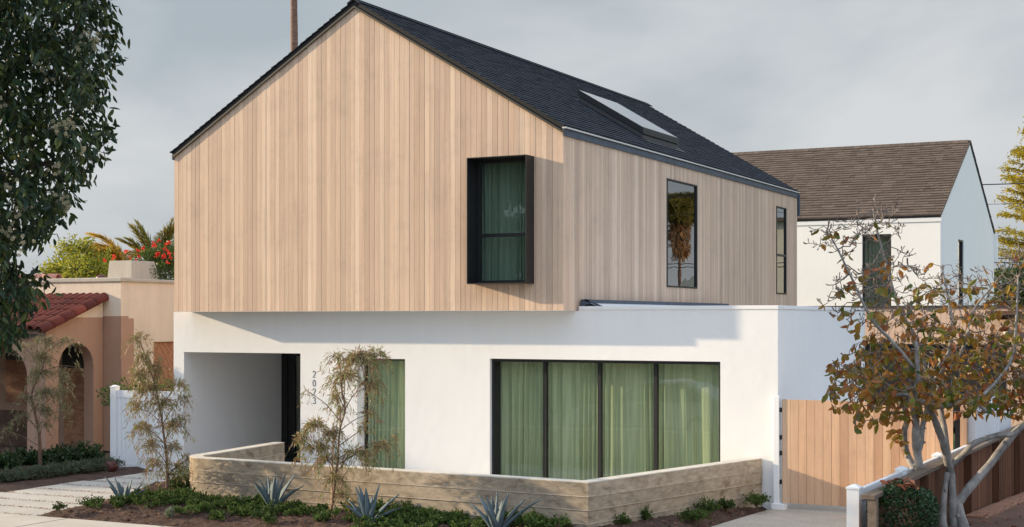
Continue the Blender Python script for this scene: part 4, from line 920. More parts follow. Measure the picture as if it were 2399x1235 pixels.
# slender young trees with narrow drooping leaves
def slim_tree(label, base, trunk, rads, clumps, dep, seed, cols, stake=None, gname='slender young trees in the front planting'):
    r = np.random.default_rng(seed); root = empty('slender_tree', base, label, 'tree', gname); mb = MB(); B_ = [np.array(base)]+[at(*p) for p in trunk]
    C_ = curve(B_, 6); mb.tube(C_, np.interp(np.linspace(0,1,len(C_)), np.linspace(0,1,len(rads)), rads), 8); Pp, D = [], []
    for (x, y, rx, ry, den) in clumps:
        c = at(x, y, dep); sx, sz = rx*dep/KD, ry*dep/KD
        j = C_[np.argmin(np.linalg.norm(C_-(c-np.array((0,0,.30))), axis=1))]; mid = (j+c)/2+np.array((0,0,.05))+r.normal(0,.02,3)
        mb.tube(curve([j, mid, c], 5), np.linspace(.008, .004, 11), 5)
        for k in range(int(den*1.25)):
            v = unit(r.normal(0, 1, 3)); q = c+np.array((v[0]*sx*.8, v[1]*min(sx*.8, .35), v[2]*sz*.75))*r.uniform(.35, 1)
            # a twig from the clump heart, arching out and then drooping
            o = c+(q-c)*.15; L = np.linalg.norm(q-o); out_ = unit(q-o); e = q+out_*.10+np.array((0,0,-.10-.05*r.random())); tw = curve([o, (o+q)/2+np.array((0,0,.05)), q, e], 4)
            mb.tube(tw, np.linspace(.0028, .0012, len(tw)), 3, False)
            for i in range(2, len(tw)):
                dd = unit(tw[i]-tw[i-1])
                for _ in range(1 if r.random() < .5 else 2):
                    Pp.append(tw[i]+r.normal(0, .012, 3)); D.append(dd*.8+r.normal(0, .45, 3)+np.array((0,0,-.28)))
    mb.build('trunk', M['bark2'], root, smooth=True)
    n = len(Pp); lf = MB(); quadl(lf, np.array(Pp), np.array(D), r.uniform(.06, .11, n), r.uniform(.010, .0155, n), r); lf.build('crown', leaf('narrow_leaf_%d' % seed, cols, .3, .5), root)
    if stake:
        sb = MB(); a, b = stake; sb.tube([at(*a), at(*b)], .014, 8); st = sb.build('stake', M['gatewood'], root)
        for f in (.25, .5):
            sb = MB(); p = at(*a)*(1-f)+at(*b)*f; sb.tube([p+np.array((.03*math.cos(t), .03*math.sin(t), 0)) for t in np.linspace(0, 6.28, 9)], .005, 5)
            sb.build('tie', simple('green_tie', (.02,.12,.06), .5), st)
c3 = [(.38,.18,.10),(.20,.25,.06),(.38,.24,.12),(.14,.22,.05),(.44,.34,.20),(.28,.11,.07),(.18,.25,.06)]
slim_tree('slender reddish tree tied to a wooden stake in front of the house numbers', (-11.47,16.95,.12), [(790,1090,20.3),(796,1010,20.25),(808,960,20.2),(800,900,20.2),(815,850,20.2),(832,830,20.2)], [.02,.016,.012,.011,.008,.005],
  [(835,845,72,38,52),(792,840,34,18,9),(880,835,45,28,16),(722,918,30,14,2),(810,885,60,30,26),(785,905,18,22,4),(790,935,35,28,12),(868,905,52,25,20),(865,970,30,25,8),(800,965,22,28,7),(740,1000,48,24,24),(700,1035,30,28,11),(780,1020,50,26,20),(850,1005,28,18,6),(740,1055,52,26,20),(830,1065,62,26,28),(895,1050,40,26,16),(925,1030,14,14,3),(770,1080,60,20,18),(785,1125,45,26,16),(800,1165,30,22,8)], 20.25, 41, c3, ((776,1228,20.35),(781,990,20.3)))
slim_tree('slender bronze leaved tree beside the rounded end of the concrete wall', (-14.9,17.55,.08), [(392,1100,22.35),(385,1030,22.3),(375,960,22.3),(360,890,22.3),(335,820,22.3),(322,790,22.3)], [.025,.02,.015,.012,.009,.005],
  [(322,795,28,26,12),(340,835,36,28,18),(365,870,46,30,24),(330,880,34,24,12),(350,915,55,28,26),(415,905,36,22,12),(320,955,40,24,14),(375,950,52,28,26),(425,940,28,24,8),(335,1005,44,26,20),(400,1000,48,28,22),(430,985,22,18,6),(355,1045,46,24,18),(405,1050,36,24,14),(365,1090,36,26,14),(410,1095,40,22,12),(440,1075,14,12,3)], 22.3, 42, c3)
slim_tree('slender pale leaved tree in front of the arched porch', (-21.16,21.21,.0), [(92,1020,28.4),(80,960,28.3),(75,920,28.3),(100,860,28.3),(108,810,28.3)], [.04,.03,.022,.018,.012,.006],
  [(105,800,42,20,26),(60,815,34,18,10),(160,800,40,16,14),(95,840,46,26,34),(90,880,48,28,30),(145,875,38,26,16),(100,920,50,28,32),(60,935,34,22,12),(140,920,38,22,14),(100,965,46,24,22),(150,960,30,26,10),(50,980,26,22,10),(15,1010,22,20,8),(100,1000,34,18,8),(180,860,14,10,3)], 28.3, 43, [(.22,.20,.09),(.30,.26,.14),(.16,.17,.06),(.34,.27,.17),(.12,.15,.05),(.38,.33,.2)])

# agaves
def agave(label, p, s, seed, nl=14):
    r = np.random.default_rng(seed); root = empty('agave', p, label, 'agave', 'blue agaves along the concrete wall'); p = np.array(p)
    order = sorted([r.random() for _ in range(nl)])
    for k in range(nl):
        a = k*2.399+r.uniform(-.3,.3); f = k/(nl-1); tilt = R(3+38*(1-f)**1.4+r.uniform(-9,9)); L = s*r.uniform(.72,1.12)*(.8+.25*(1-f)); h = np.array((math.cos(a), math.sin(a), 0)); mb = MB(); V = []; side = np.array((-h[1], h[0], 0)); m_ = 11
        c = p+h*.03+np.array((0,0,.0)); tt = tilt; pts = []
        for i in range(m_):
            u = i/(m_-1); pts.append(c.copy()); tt += R(2.0*(1-f)); c = c+(h*math.sin(tt)+np.array((0,0,math.cos(tt))))*L/(m_-1)
        pts = np.array(pts); T_ = unit(np.gradient(pts, axis=0))
        for i in range(m_):
            u = i/(m_-1); wd = s*.205*(.62+.75*u-0.2*u*u if u < .35 else (.8580)*(1-((u-.35)/.65)**1.7)+.012); n_ = np.cross(side, T_[i]); n_ = n_ if n_[2] > 0 or True else -n_
            inn = -h*math.cos(tilt)+np.array((0,0,math.sin(tilt))); th = .028*s*(1-u)+.003
            V += [pts[i]+side*wd*.5+inn*wd*.22, pts[i]-inn*th*.0, pts[i]-side*wd*.5+inn*wd*.22, pts[i]-inn*(th+.01)]
        F = [(i*4+q, i*4+(q+1) % 4, i*4+4+(q+1) % 4, i*4+4+q) for i in range(m_-1) for q in range(4)]
        mb.add(V, F); mb.build('leaf', M['agave'], root, smooth=True)
M['agave'] = (lambda: simple('agave_skin', (.085,.125,.14), .65, 0, .22, 7))()
agave('blue agave farthest left, at the mulch edge beside the path', (-15.14,16.87,.10), .50, 1, 10)
agave('blue agave standing in front of the left part of the concrete wall', (-12.6,17.15,.16), .56, 2)
agave('blue agave just right of the staked slender tree', (-10.66,16.66,.12), .60, 3)
agave('blue agave farthest right, near the corner of the concrete wall', (-8.72,16.72,.13), .60, 4)

# low shrubs
def shrub(mb, stems, p, h, w_, n, r, lw=.02, ll=.03):
    p = np.array(p); Pp, D = [], []
    for k in range(n):
        a = r.uniform(0, 6.28); f = r.uniform(.15, 1)**.6; e = p+np.array((math.cos(a)*w_*f, math.sin(a)*w_*f, h*r.uniform(.35, 1)*(1.1-.5*f))); C_ = curve([p+r.normal(0,.01,3), (p+e)/2+np.array((0,0,h*.1)), e], 4); stems.tube(C_, np.linspace(.004,.0018,len(C_)), 3, False)
        for i in range(3, len(C_)):
            for _ in range(3): Pp.append(C_[i]+r.normal(0,.014,3)); D.append(unit(e-p)*.5+r.normal(0,.6,3)+np.array((0,0,.25)))
    m_ = len(Pp); leaves(mb, np.array(Pp), np.array(D), r.uniform(.8,1.25,m_)*ll, r.uniform(.8,1.2,m_)*lw, r, .15, .1)
GC = leaf('groundcover_leaf', [(.045,.085,.018),(.07,.12,.025),(.035,.06,.018),(.10,.14,.035),(.055,.10,.02),(.12,.16,.045)], .25, .65, .15)
ST = simple('thin_stem', (.12,.08,.04), .8)
r = np.random.default_rng(77); a_, b_ = MB(), MB(); cnt = 0
while cnt < 200:
    x = r.uniform(-15.4, -7.9); y = r.uniform(16.25, 17.6)
    band = math.sin(x*1.7)*.2+.55
    if r.random() > (.35+.65*(y-16.3)/1.2)*(.4+band): continue
    if any(math.hypot(x-q[0], y-q[1]) < .17 for q in ((-15.14,16.87),(-12.6,17.15),(-10.66,16.66),(-8.72,16.72),(-11.47,16.95))): continue
    shrub(a_, b_, (x, y, hbed(x, y)), r.uniform(.08, .24), r.uniform(.08, .20), r.integers(5, 12), r, .027, .038); cnt += 1
gc = tag(a_.build('groundcover', GC), 'low glossy green groundcover spreading over the mulch in front of the wall', 'groundcover', kind='stuff'); b_.build('stem', ST, gc)['kind'] = 'stuff'
def small_shrub(label, p, h, w_, n, seed, name='small_shrub', mat=None, group=None, ll=.03, lw=.02):
    r = np.random.default_rng(seed); root = empty(name, p, label, 'shrub', group); a_, b_ = MB(), MB(); shrub(a_, b_, p, h, w_, n, r, lw, ll); a_.build('foliage', mat or GC, root); b_.build('stem', ST, root)
SG = 'small green shrubs in the mulch'
for i, (lab, x, y, h, w_, n) in enumerate([
  ('sparse leafy sprig at the far left tip of the mulch', 140, 1195, .14, .10, 12), ('low trailing shrub between path and first agave', 215, 1188, .18, .22, 34),
  ('bushy green shrub left of the bronze slender tree', 345, 1178, .26, .24, 46), ('tall bushy shrub against the rounded wall end', 425, 1165, .62, .26, 90), ('green shrub right of the bronze slender tree', 455, 1190, .26, .26, 60),
  ('upright sprig shrub at the right concrete wall face', 1513, 1225, .30, .09, 16), ('spreading shrub by the driveway edge', 1625, 1222, .22, .26, 50), ('leafy shrub under the right concrete wall face', 1655, 1205, .26, .20, 40),
  ('round shrub midway to the gate post', 1700, 1195, .22, .15, 30), ('dark green shrub beside the white gate post', 1772, 1186, .24, .22, 46), ('sparse shrub right of the wall corner', 1455, 1235, .20, .16, 26), ('small shrub touching the wall corner', 1370, 1232, .18, .2, 36),
  ('low shrub between the middle agaves', 1010, 1222, .2, .25, 44), ('low shrub left of the right end agave', 1065, 1228, .2, .2, 34)]):
    t_ = at(x, y, 1)-np.array((0,0,CAMH)); k = (.10-CAMH)/t_[2]; p = t_*k+np.array((0,0,CAMH)); small_shrub(lab, tuple(p), h, w_, n, 200+i, group=SG)
small_shrub('tiny pale spiky plant near the sidewalk edge', (-13.75,16.25,.07), .13, .05, 12, 240, 'spiky_plant', leaf('grey_green', [(.16,.2,.12),(.24,.27,.18)]), None, .07, .01)

# left bed: dark hedge, grey-green low shrubs
HL = leaf('hedge_leaf', [(.022,.055,.015),(.03,.075,.018),(.018,.04,.012),(.05,.10,.02)], .2, .35, .5)
GL = leaf('lavender_leaf', [(.075,.10,.06),(.10,.13,.075),(.06,.08,.045),(.14,.16,.09)], .2, .6)
for i, (lab, x, y, dep, h, w_, n) in enumerate([('dark glossy shrub beside the white vinyl gate', 205, 1100, 28.8, .62, .36, 110), ('dark glossy shrub below the arched opening', 150, 1100, 28.6, .55, .36, 110),
   ('dark glossy shrub right of the pale slender tree', 115, 1098, 28.9, .42, .3, 80), ('dark shrub left of the pale slender tree', 60, 1100, 28.9, .5, .38, 100), ('dark shrub at the left edge behind the path', 10, 1110, 28, .5, .4, 100)]):
    small_shrub(lab, tuple(at(x, y, dep)), h, w_, n, 260+i, 'hedge_shrub', HL, 'dark shrubs below the porch', .055, .034)
for i, (x, y, dep) in enumerate([(40,1135,26.0),(75,1130,26.3),(110,1128,26.6),(145,1122,26.9),(180,1118,27.2),(215,1112,27.5),(250,1108,27.8),(5,1140,25.8)]):
    p = at(x, y, dep); p[2] = .0; small_shrub(['first','second','third','fourth','fifth','sixth','seventh','leftmost'][i]+' low grey green shrub along the path edge'+(', counted from the left' if i < 7 else ', cut by the picture edge'), tuple(p), .30, .34, 95, 280+i, 'grey_shrub', GL, 'grey green shrubs along the path', .05, .012)
YG = leaf('climber_leaf', [(.06,.13,.02),(.10,.19,.03),(.05,.10,.02)], .35, .4)
small_shrub('light green climber looking over the vinyl gate', (-20.5,23.4,.9), .95, .95, 150, 300, 'climbing_plant', YG, None, .06, .035)
r = np.random.default_rng(3); mb = MB(); a = np.linspace(0, 1, 8); po = empty('clay_pot', (-19.35,21.2,0), 'dark red rounded pot by the vinyl gate', 'pot'); mb.tube([(-19.35,21.2,z) for z in (0,.03,.08,.14,.18,.20)], [.08,.11,.14,.135,.11,.10], 18); mb.build('pot_body', M['terrac'], po, smooth=True)

# clipped round bush at the right front
def ball_bush():
    r = np.random.default_rng(9); c = at(2115,1215,15.0); root = empty('clipped_bush', (c[0], c[1], .5), 'round clipped dark green bush topped with fallen brown leaves', 'bush'); Pp, D = [], []
    for _ in range(5200):
        v = unit(r.normal(0, 1, 3)); e = abs(v[0])**2.6+abs(v[1])**2.6+abs(v[2])**2.6; s_ = e**(-1/2.6)*r.uniform(.8, 1.0); Pp.append(c+v*s_*np.array((.33,.33,.36))*(1+.06*math.sin(7*v[0]+3*v[2]))); D.append(v*.7+r.normal(0,.6,3)+np.array((0,0,.2)))
    mb = MB(); n = len(Pp); leaves(mb, np.array(Pp), np.array(D), r.uniform(.03,.048,n), r.uniform(.018,.026,n), r, .12, .1); mb.build('foliage', leaf('box_leaf', [(.022,.05,.016),(.03,.07,.02),(.04,.09,.03),(.02,.045,.02)], .15, .35, .5), root)
    mb = MB(); 
    for k in range(14): e = unit(r.normal(0,1,3)); mb.tube([c+np.array((0,0,-.5)), c+np.array((0,0,-.2)), c+e*.25], [.012,.008,.003], 4, False)
    mb.build('stem', ST, root)
    mb = MB(); n = 46; a = r.uniform(0, 6.28, n); q = r.uniform(0, .19, n); Pp = c+np.stack([q*np.cos(a)-.03, q*np.sin(a), .345+r.uniform(0,.03,n)], 1); D = r.normal(0,1,(n,3))*np.array((1,1,.35)); leaves(mb, Pp, D, r.uniform(.07,.11,n), r.uniform(.04,.055,n), r, .3, .3, .5)
    tag(mb.build('fallen_leaves', M['deadleaf']), 'rust brown fallen leaves heaped on the clipped bush', 'leaves', kind='stuff')
M['deadleaf'] = leaf('dead_leaf', [(.30,.10,.05),(.22,.07,.035),(.38,.15,.08),(.17,.055,.03)], .1, .7)
ball_bush()
r = np.random.default_rng(19); mb = MB(); n = 130; x = r.uniform(-3.3, -.5, n); y = r.uniform(16.5, 26, n); leaves(mb, np.stack([x, y, np.array([zyard(v) for v in y])+.012], 1), r.normal(0,1,(n,3))*np.array((1,1,.15)), r.uniform(.06,.11,n), r.uniform(.035,.055,n), r, .3, .2, .3)
tag(mb.build('fallen_leaves', M['deadleaf']), 'rust brown leaves scattered over the red dirt yard', 'leaves', kind='stuff')
mb = MB(); n = 1500; x = r.uniform(-18.7, -16.1, n); y = 16.0+r.integers(0, 9, n)*.66+r.normal(-.02, .035, n); leaves(mb, np.stack([x, y, np.full(n, .006)], 1), r.normal(0,1,(n,3))*np.array((1,1,.12)), r.uniform(.012,.035,n), r.uniform(.008,.016,n), r, .3, .2, .3)
tag(mb.build('leaf_litter', M['deadleaf']), 'small brown leaf litter lying in the joints of the pale path', 'litter', kind='stuff')

# palms, flowering shrubs and trees behind
def frond(mb, stem, p, az, el, L, droop, r, nl=46, ll=.42, w_=.036):
    h = np.array((math.cos(az), math.sin(az), 0)); pts = [np.array(p, float)]; e = el; m_ = 14
    for i in range(m_): pts.append(pts[-1]+(h*math.cos(e)+np.array((0,0,math.sin(e))))*L/m_); e -= droop/m_
    C_ = curve(pts, 3); stem.tube(C_, np.linspace(.02, .004, len(C_)), 5, False); T_ = unit(np.gradient(C_, axis=0)); side = np.array((-h[1], h[0], 0)); Pp, D, LL = [], [], []
    for k in range(nl):
        f = .12+.88*k/nl; i = int(f*(len(C_)-1)); up = np.cross(side, T_[i])
        for s in (-1, 1): Pp.append(C_[i]); D.append(T_[i]*.75+s*side*.8+np.array((0,0,-.12))+r.normal(0,.09,3)); LL.append(ll*(.45+.8*math.sin(math.pi*min(1, f*.85+.1))))
    quadl(mb, np.array(Pp), np.array(D), np.array(LL), w_, r)
PALM = leaf('palm_leaf', [(.16,.17,.035),(.24,.19,.04),(.10,.14,.03),(.34,.22,.04),(.13,.15,.04)], .4, .5)
PALM2 = leaf('golden_palm_leaf', [(.60,.32,.03),(.45,.26,.03),(.26,.22,.035),(.66,.38,.06)], .45, .5)
def palm(label, p, htr, fr, rad_=.14, seed=1, mat=PALM, name='palm_tree', lean=(0,0), skirt=False):
    r = np.random.default_rng(seed); root = empty(name, p, label, 'palm'); mb = MB(); p = np.array(p); top = p+np.array((lean[0], lean[1], htr)); C_ = curve([p, p+np.array((lean[0]*.25, lean[1]*.25, htr*.5)), top], 14)
    mb.tube(C_, rad_*(1+.05*np.sin(np.arange(len(C_))*2.7))*np.linspace(1.15,.85,len(C_)), 12); mb.build('trunk', M['palmbark'], root, smooth=True)
    a_, b_ = MB(), MB()
    for (az, el, L, dr, ll) in fr: frond(a_, b_, top+r.normal(0,.05,3), az, el, L, dr, r, 80, ll)
    a_.build('frond', mat, root); b_.build('frond_stem', ST, root)
    if skirt:
        mb = MB(); n = 1500; a = r.uniform(0,6.28,n); z = r.uniform(-3.2,-.1,n); q = rad_+r.uniform(.0,.45,n)*np.interp(z, [-3.2,-2.4,0], [.4,1,1]); P_ = top+np.stack([q*np.cos(a), q*np.sin(a), z], 1); quadl(mb, P_, np.stack([np.cos(a)*.25, np.sin(a)*.25, -np.ones(n)], 1)+r.normal(0,.15,(n,3)), r.uniform(.3,.8,n), .05, r); mb.build('dead_frond_skirt', leaf('dead_frond', [(.25,.13,.06),(.34,.2,.1),(.18,.09,.04)], .2, .8), root)
rr = random.Random(4)
full = lambda n, L, dr, ll: [(6.283*k/n+rr.uniform(-.2,.2), rr.uniform(-.2,1.2), L*rr.uniform(.85,1.1), dr*rr.uniform(.8,1.2), ll) for k in range(n)]
tp = at(696, 749, 45); palm('very tall thin palm trunk rising behind the roof ridge', (tp[0]-.05, tp[1], 0), 19, full(26, 2.0, 1.6, .5), .115, 6, lean=(-.15,0))
palm('tall shaggy palm past the right edge, mirrored in the side window', (11.7, 84.9, 0), 10.2, full(60, 1.7, 2.3, .7), .22, 7, skirt=True)
def P2(x, y, d, z=0): p = at(x, y, d); return p
g0 = P2(290, 640, 44); palm('short golden palm behind the chimney', (g0[0], g0[1], 0), g0[2]+.15, [(a_[0], a_[1], a_[2]*1.12, a_[3], a_[4]) for a_ in [(CA+3.6, 1.25, 1.3, 1.7, .5), (CA+3.3, .95, 1.3, 1.6, .5), (CA+3.05, 1.3, 1.2, 1.9, .45),(CA+2.9, .6, 1.4, 1.3, .45),(CA+3.9,.2,1.4,.8,.5),(CA+1.2,1.2,1.0,1.6,.4),(CA+3.2,1.5,1.3,1.4,.5),(CA+3.4,1.1,1.35,1.5,.5),(CA+3.0,.9,1.3,1.5,.5),(CA+3.5,.7,1.3,1.3,.5),(CA+2.8,1.3,1.2,1.5,.5),(CA+4.2,1.2,1.1,1.5,.45),(CA+3.1,.4,1.2,1.0,.45)]], .1, 8, PALM2)
g1 = P2(372, 640, 45); palm('upright feathery palm rising behind the flowering shrub', (g1[0], g1[1], 0), g1[2], [(CA+3.2, 1.75-.3, 1.75, .5, .5), (CA+3.0, 1.15, 1.6, .6, .5), (CA+.2, 1.35, 1.7, .5, .5), (CA+.0, 1.0, 1.5, .6, .5), (CA+1.6,1.4,1.5,.7,.4), (CA+3.14,.75,1.5,1.0,.5),(CA+.1,1.55,1.4,.4,.5),(CA+3.1,1.3,1.7,.5,.55),(CA+3.3,1.0,1.6,.6,.5),(CA+.1,1.2,1.6,.5,.5),(CA-.2,1.45,1.6,.4,.5),(CA+.3,.7,1.4,.8,.45)], .1, 9, PALM)
g2 = P2(230, 640, 46); palm('low drooping palm left of the chimney', (g2[0], g2[1], 0), g2[2]-.3, [(CA+3.2,.7,1.2,1.4,.45),(CA+.1,.8,1.2,1.5,.45),(CA+2.9,1.1,1.2,1.6,.45),(CA+.4,1.2,1.0,1.6,.45),(CA+4.5,.6,1.2,1.2,.4)], .1, 10, PALM2)
def cloud_tree(label, name, blobs, cols, lsize, n, seed, trunkbase, cat='tree', shape=leaves, trans=.4, fl=None):
    r = np.random.default_rng(seed); root = empty(name, trunkbase, label, cat); mb = MB(); tb = np.array(trunkbase); Pp, D = [], []; cs = [at(*b[:3]) for b in blobs]; mid = np.mean(cs, 0); m0 = tb+(mid-tb)*.6; m0[2] = tb[2]+(mid[2]-tb[2])*.55
    mb.tube(curve([tb, (tb+m0)/2+r.normal(0,.05,3), m0], 5), np.linspace(.12,.07,11), 8)
    tot = sum(b[3]*b[4] for b in blobs)
    for b, c in zip(blobs, cs):
        dep = b[2]; sx, sz = b[3]*dep/KD, b[4]*dep/KD; mb.tube(curve([m0, (m0+c)/2+r.normal(0,.1,3), c], 4), np.linspace(.05,.012,9), 5)
        k = int(n*b[3]*b[4]/tot); nc = max(3, k//16)
        for _ in range(nc):
            v = unit(r.normal(0,1,3))*r.uniform(.25,1)**.45; q = c+np.array((sx*v[0], sx*v[1], sz*v[2])); mb.tube([c+(q-c)*.3, q], [.012,.004], 3, False)
            for _ in range(16): Pp.append(q+r.normal(0, lsize*1.1, 3)); D.append(v+r.normal(0,.7,3))
    mb.build('trunk', M['bark3'], root, smooth=True); m_ = len(Pp); lf = MB(); leaves(lf, np.array(Pp), np.array(D), r.uniform(.7,1.2,m_)*lsize, r.uniform(.4,.6,m_)*lsize, r); lf.build('crown', leaf(name+'_leaf', cols, trans, .45), root)
    if fl:
        rb = leaf('red_bract', [(.75,.03,.02),(.85,.08,.04),(.62,.02,.03)], .4, .6)
        for (x, y, d, n_) in fl:
            c = at(x, y, d); Pp, D = [], []
            for _ in range((n_+1)//2):
                q = c+r.normal(0,.08,3)
                for _ in range(14): Pp.append(q+r.normal(0,.02,3)); D.append(r.normal(0,1,3))
            m_ = len(Pp); f = MB(); leaves(f, np.array(Pp), np.array(D), .045, .035, r); f.build('flower', rb, root)
b = at(180,749,42); cloud_tree('yellow green leafy tree behind the flat parapet', 'leafy_tree', [(140,635,42,36,30),(175,600,42.5,34,26),(205,585,42,22,18),(195,630,41.5,45,28),(235,620,42.5,30,26),(160,575,42.4,16,12),(225,640,42,55,25),(120,640,42,26,20),(206,572,42,12,8)], [(.40,.38,.03),(.22,.26,.03),(.52,.46,.05),(.14,.18,.025),(.34,.33,.03)], .10, 5200, 60, (b[0], b[1], 0))
b = at(370,749,38); cloud_tree('green shrub covered in red blossom behind the side parapet', 'flowering_shrub', [(350,615,38,40,35),(385,600,38,35,35),(420,610,38.5,40,45),(330,635,37.5,36,22),(390,640,37.5,55,22),(300,640,38,40,18),(450,620,38,40,40)], [(.05,.10,.02),(.08,.14,.025),(.12,.19,.03),(.04,.07,.02),(.2,.26,.04)], .075, 5200, 61, (b[0], b[1], 0), 'shrub', fl=[(265,607,37.3,5),(275,612,37.3,4),(300,585,37.4,2),(330,590,37.4,3),(350,578,37.4,2),(380,563,37.4,5),(395,572,37.3,4),(370,595,37.3,6),(385,600,37.3,6),(400,592,37.3,5),(375,580,37.3,2),(402,580,37.3,4),(390,612,37.3,3),(308,610,37.4,3),(315,597,37.4,1)])
def golden():
    r = np.random.default_rng(70); c0 = at(2440,749,74); root = empty('golden_conifer', (c0[0], c0[1], 0), 'tall golden yellow conifer with feathery tiers behind the white house', 'tree'); mb = MB(); tip = 13.8; tr = curve([(c0[0],c0[1],0),(c0[0],c0[1],7),(c0[0],c0[1],tip)], 8); mb.tube(tr, np.linspace(.22,.02,len(tr)), 8); Pp, D = [], []
    for k in range(230):
        z = r.uniform(1.5, 13.4); L = np.interp(z, [1.5,4,8,11,13.4], [3.2,3.1,2.4,1.5,.4])*r.uniform(.75,1.1); a = r.uniform(0,6.28); h = np.array((math.cos(a), math.sin(a), 0)); s0 = np.array((c0[0],c0[1],z)); C_ = curve([s0, s0+h*L*.5+np.array((0,0,.12)), s0+h*L+np.array((0,0,.35))], 8); mb.tube(C_, np.linspace(.03,.006,len(C_)), 4, False)
        for i in range(3, len(C_)):
            for _ in range(9): Pp.append(C_[i]+r.normal(0,1,3)*np.array((.14,.14,.07))); D.append(h+r.normal(0,.7,3)+np.array((0,0,-.35)))
    mb.build('trunk', M['bark3'], root, smooth=True); n = len(Pp); lf = MB(); leaves(lf, np.array(Pp), np.array(D), r.uniform(.10,.2,n), r.uniform(.04,.08,n), r); lf.build('crown', leaf('golden_leaf', [(.50,.37,.02),(.42,.33,.025),(.60,.45,.03),(.34,.29,.03),(.26,.26,.03)], .4, .6), root)
golden()
b = at(2390,749,66); cloud_tree('dark green tree at the foot of the golden conifer', 'dark_tree', [(2350,690,66,40,55),(2400,680,66.5,45,60),(2440,690,67,50,70),(2370,640,67,20,20)], [(.03,.06,.015),(.05,.09,.02),(.02,.04,.015),(.09,.13,.02)], .16, 5200, 62, (b[0], b[1], 0), trans=.2)

# utility lines behind the rear house
def wires():
    for i, (x, y) in enumerate(((-30., 58.), (22., 58.))):
        root = empty('utility_pole', (x, y, 0), ['timber utility pole hidden behind the main house', 'timber utility pole past the right edge'][i], 'pole'); mb = MB(); mb.tube([(x,y,0),(x,y,9.6)], [.16,.12], 10); mb.build('pole', M['bark3'], root); mb = MB(); mb.box((x-.05,y-1,8.9),(x+.05,y+1,9.02)); mb.build('crossarm', M['bark3'], root)
    for i, (z, yy, sag, rd) in enumerate(((9.1,57.5,1.1,.022),(8.4,58.2,1.1,.010),(6.3,57.9,1.1,.018),(6.15,58.1,1.1,.018))):
        mb = MB(); t = np.linspace(0, 1, 40); mb.tube([(-30+52*u, yy, z-sag*4*u*(1-u)) for u in t], rd, 5); tag(mb.build('overhead_cable', M['dark']), ['thick upper overhead cable crossing the golden conifer','thin faint overhead cable below the thick one','upper of the two low cables beside the rear house','lower of the two low cables beside the rear house'][i], 'cable')
wires()
mb = MB(); ss = np.array([(math.cos(a)*.035*(1+.2*math.sin(3*a)), math.sin(a)*.028) for a in np.linspace(0, 6.28, 12)[:-1]]); mb.tube([(-14.1,16.35,z) for z in (.03,.05,.075,.09)], [.035,.042,.034,.012], 10); tag(mb.build('pebble', M['conctop'], smooth=True), 'single pale pebble lying on the mulch', 'stone')

b = (-37.5, 21.6, 0); KD2 = 3407.
def shade_tree(b, lab, cc, rr_, cnt, seed):
    r = np.random.default_rng(seed); root = empty('leafy_tree', b, lab, 'tree'); mb = MB(); mb.tube([b, (b[0],b[1],2.4)], [.25,.18], 10); Pp, D = [], []
    for _ in range(cnt):
        v = unit(r.normal(0,1,3))*r.uniform(.1,1)**.4; q = np.array((b[0],b[1]+cc[0],cc[1]))+v*np.array(rr_); mb.tube([np.array((b[0],b[1],2.3))+(q-np.array((b[0],b[1],2.3)))*.2, q], [.02,.006], 3, False)
        for _ in range(16): Pp.append(q+r.normal(0,.22,3)); D.append(r.normal(0,1,3))
    mb.build('trunk', M['bark3'], root); lf = MB(); n = len(Pp); leaves(lf, np.array(Pp), np.array(D), .22, .13, r); lf.build('crown', GC, root)
shade_tree((-37.5, 21.6, 0), 'wide leafy tree past the left edge that shades the arched porch', (.4,3.8), (2.2,5.2,2.5), 900, 90)
shade_tree((-38.5, 16.6, 0), 'leafy tree past the left edge nearer the street, shading the pale path', (0,4.6), (2.0,2.7,2.5), 520, 91)

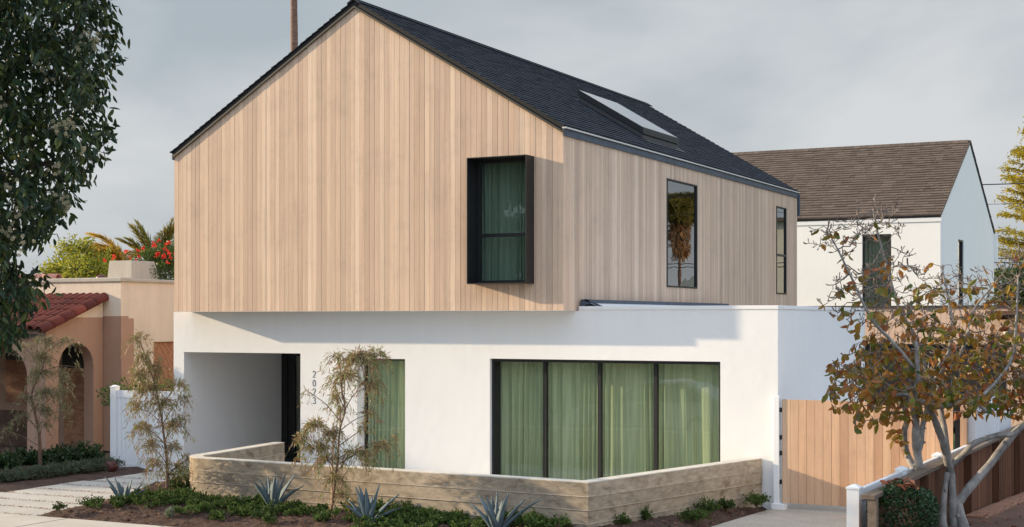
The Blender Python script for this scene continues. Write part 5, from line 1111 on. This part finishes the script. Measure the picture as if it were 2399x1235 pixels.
# parked car in the street (mirrored in the wide window)
def car():
    root = empty('parked_car', (-13.6, 8.9, -.13), 'white parked hatchback in the street, mirrored in the wide ground floor window', 'car'); paint = simple('white_car_paint', (.75,.76,.78), .25); X0, Y0, Z0 = -15.8, 8.05, -.13
    prof = [(0,.35),(.02,.62),(.25,.80),(.95,.92),(1.75,1.42),(2.3,1.50),(3.2,1.46),(3.95,1.05),(4.35,.95),(4.42,.55),(4.38,.30)]; V = []; wd = 1.72
    def half(z): return wd/2*(1 if z < .85 else 1-.30*(z-.85))
    for s_ in (-1, 1):
        for x, z in prof: V.append((X0+x, Y0+.86+s_*half(z), Z0+z))
        for x, z in prof: V.append((X0+x, Y0+.86+s_*half(.8)*(.98), Z0+min(z,.80)))
    n = len(prof); F = [(i, i+1, 2*n+i+1, 2*n+i) for i in range(n-1)]+[(n-1, 0, 2*n, 3*n-1)]+[tuple(range(n))[::-1], tuple(range(2*n, 3*n))]
    mb = MB(); mb.add(V, F); mb.build('body', paint, root, bevel=.04)
    for s_ in (-1, 1):
        mb = MB(); y = lambda z: Y0+.86+s_*(half(z)+.004); mb.quad(*[(X0+x, y(z), Z0+z) for x, z in ((1.15,.95),(1.82,1.36),(2.3,1.43),(3.1,1.39),(3.65,1.05),(3.6,.95))]); mb.build('side_window', M['black'], root)
    mb = MB(); mb.quad(*[(X0+x, Y0+.86+q*half(z)*.88, Z0+z+.02) for x, z, q in ((1.05,.99,-1),(1.70,1.395,-1),(1.70,1.395,1),(1.05,.99,1))]); mb.build('windscreen', M['black'], root)
    for x in (.85, 3.5):
        for s_ in (-1, 1):
            mb = MB(); yy = Y0+.86+s_*.78; mb.tube([(X0+x, yy-.1, Z0+.32), (X0+x, yy+.1, Z0+.32)], .32, 24); w_ = mb.build('wheel', M['dark'], root); mb = MB(); mb.tube([(X0+x, yy-.108, Z0+.32), (X0+x, yy+.108, Z0+.32)], .19, 16); mb.build('rim', M['galv'], w_)
    for s_ in (-1, 1): mb = MB(); mb.box((X0-.01, Y0+.86+s_*.62-.15, Z0+.62), (X0+.12, Y0+.86+s_*.62+.15, Z0+.74)); mb.build('headlight', M['galv'], root)
car()
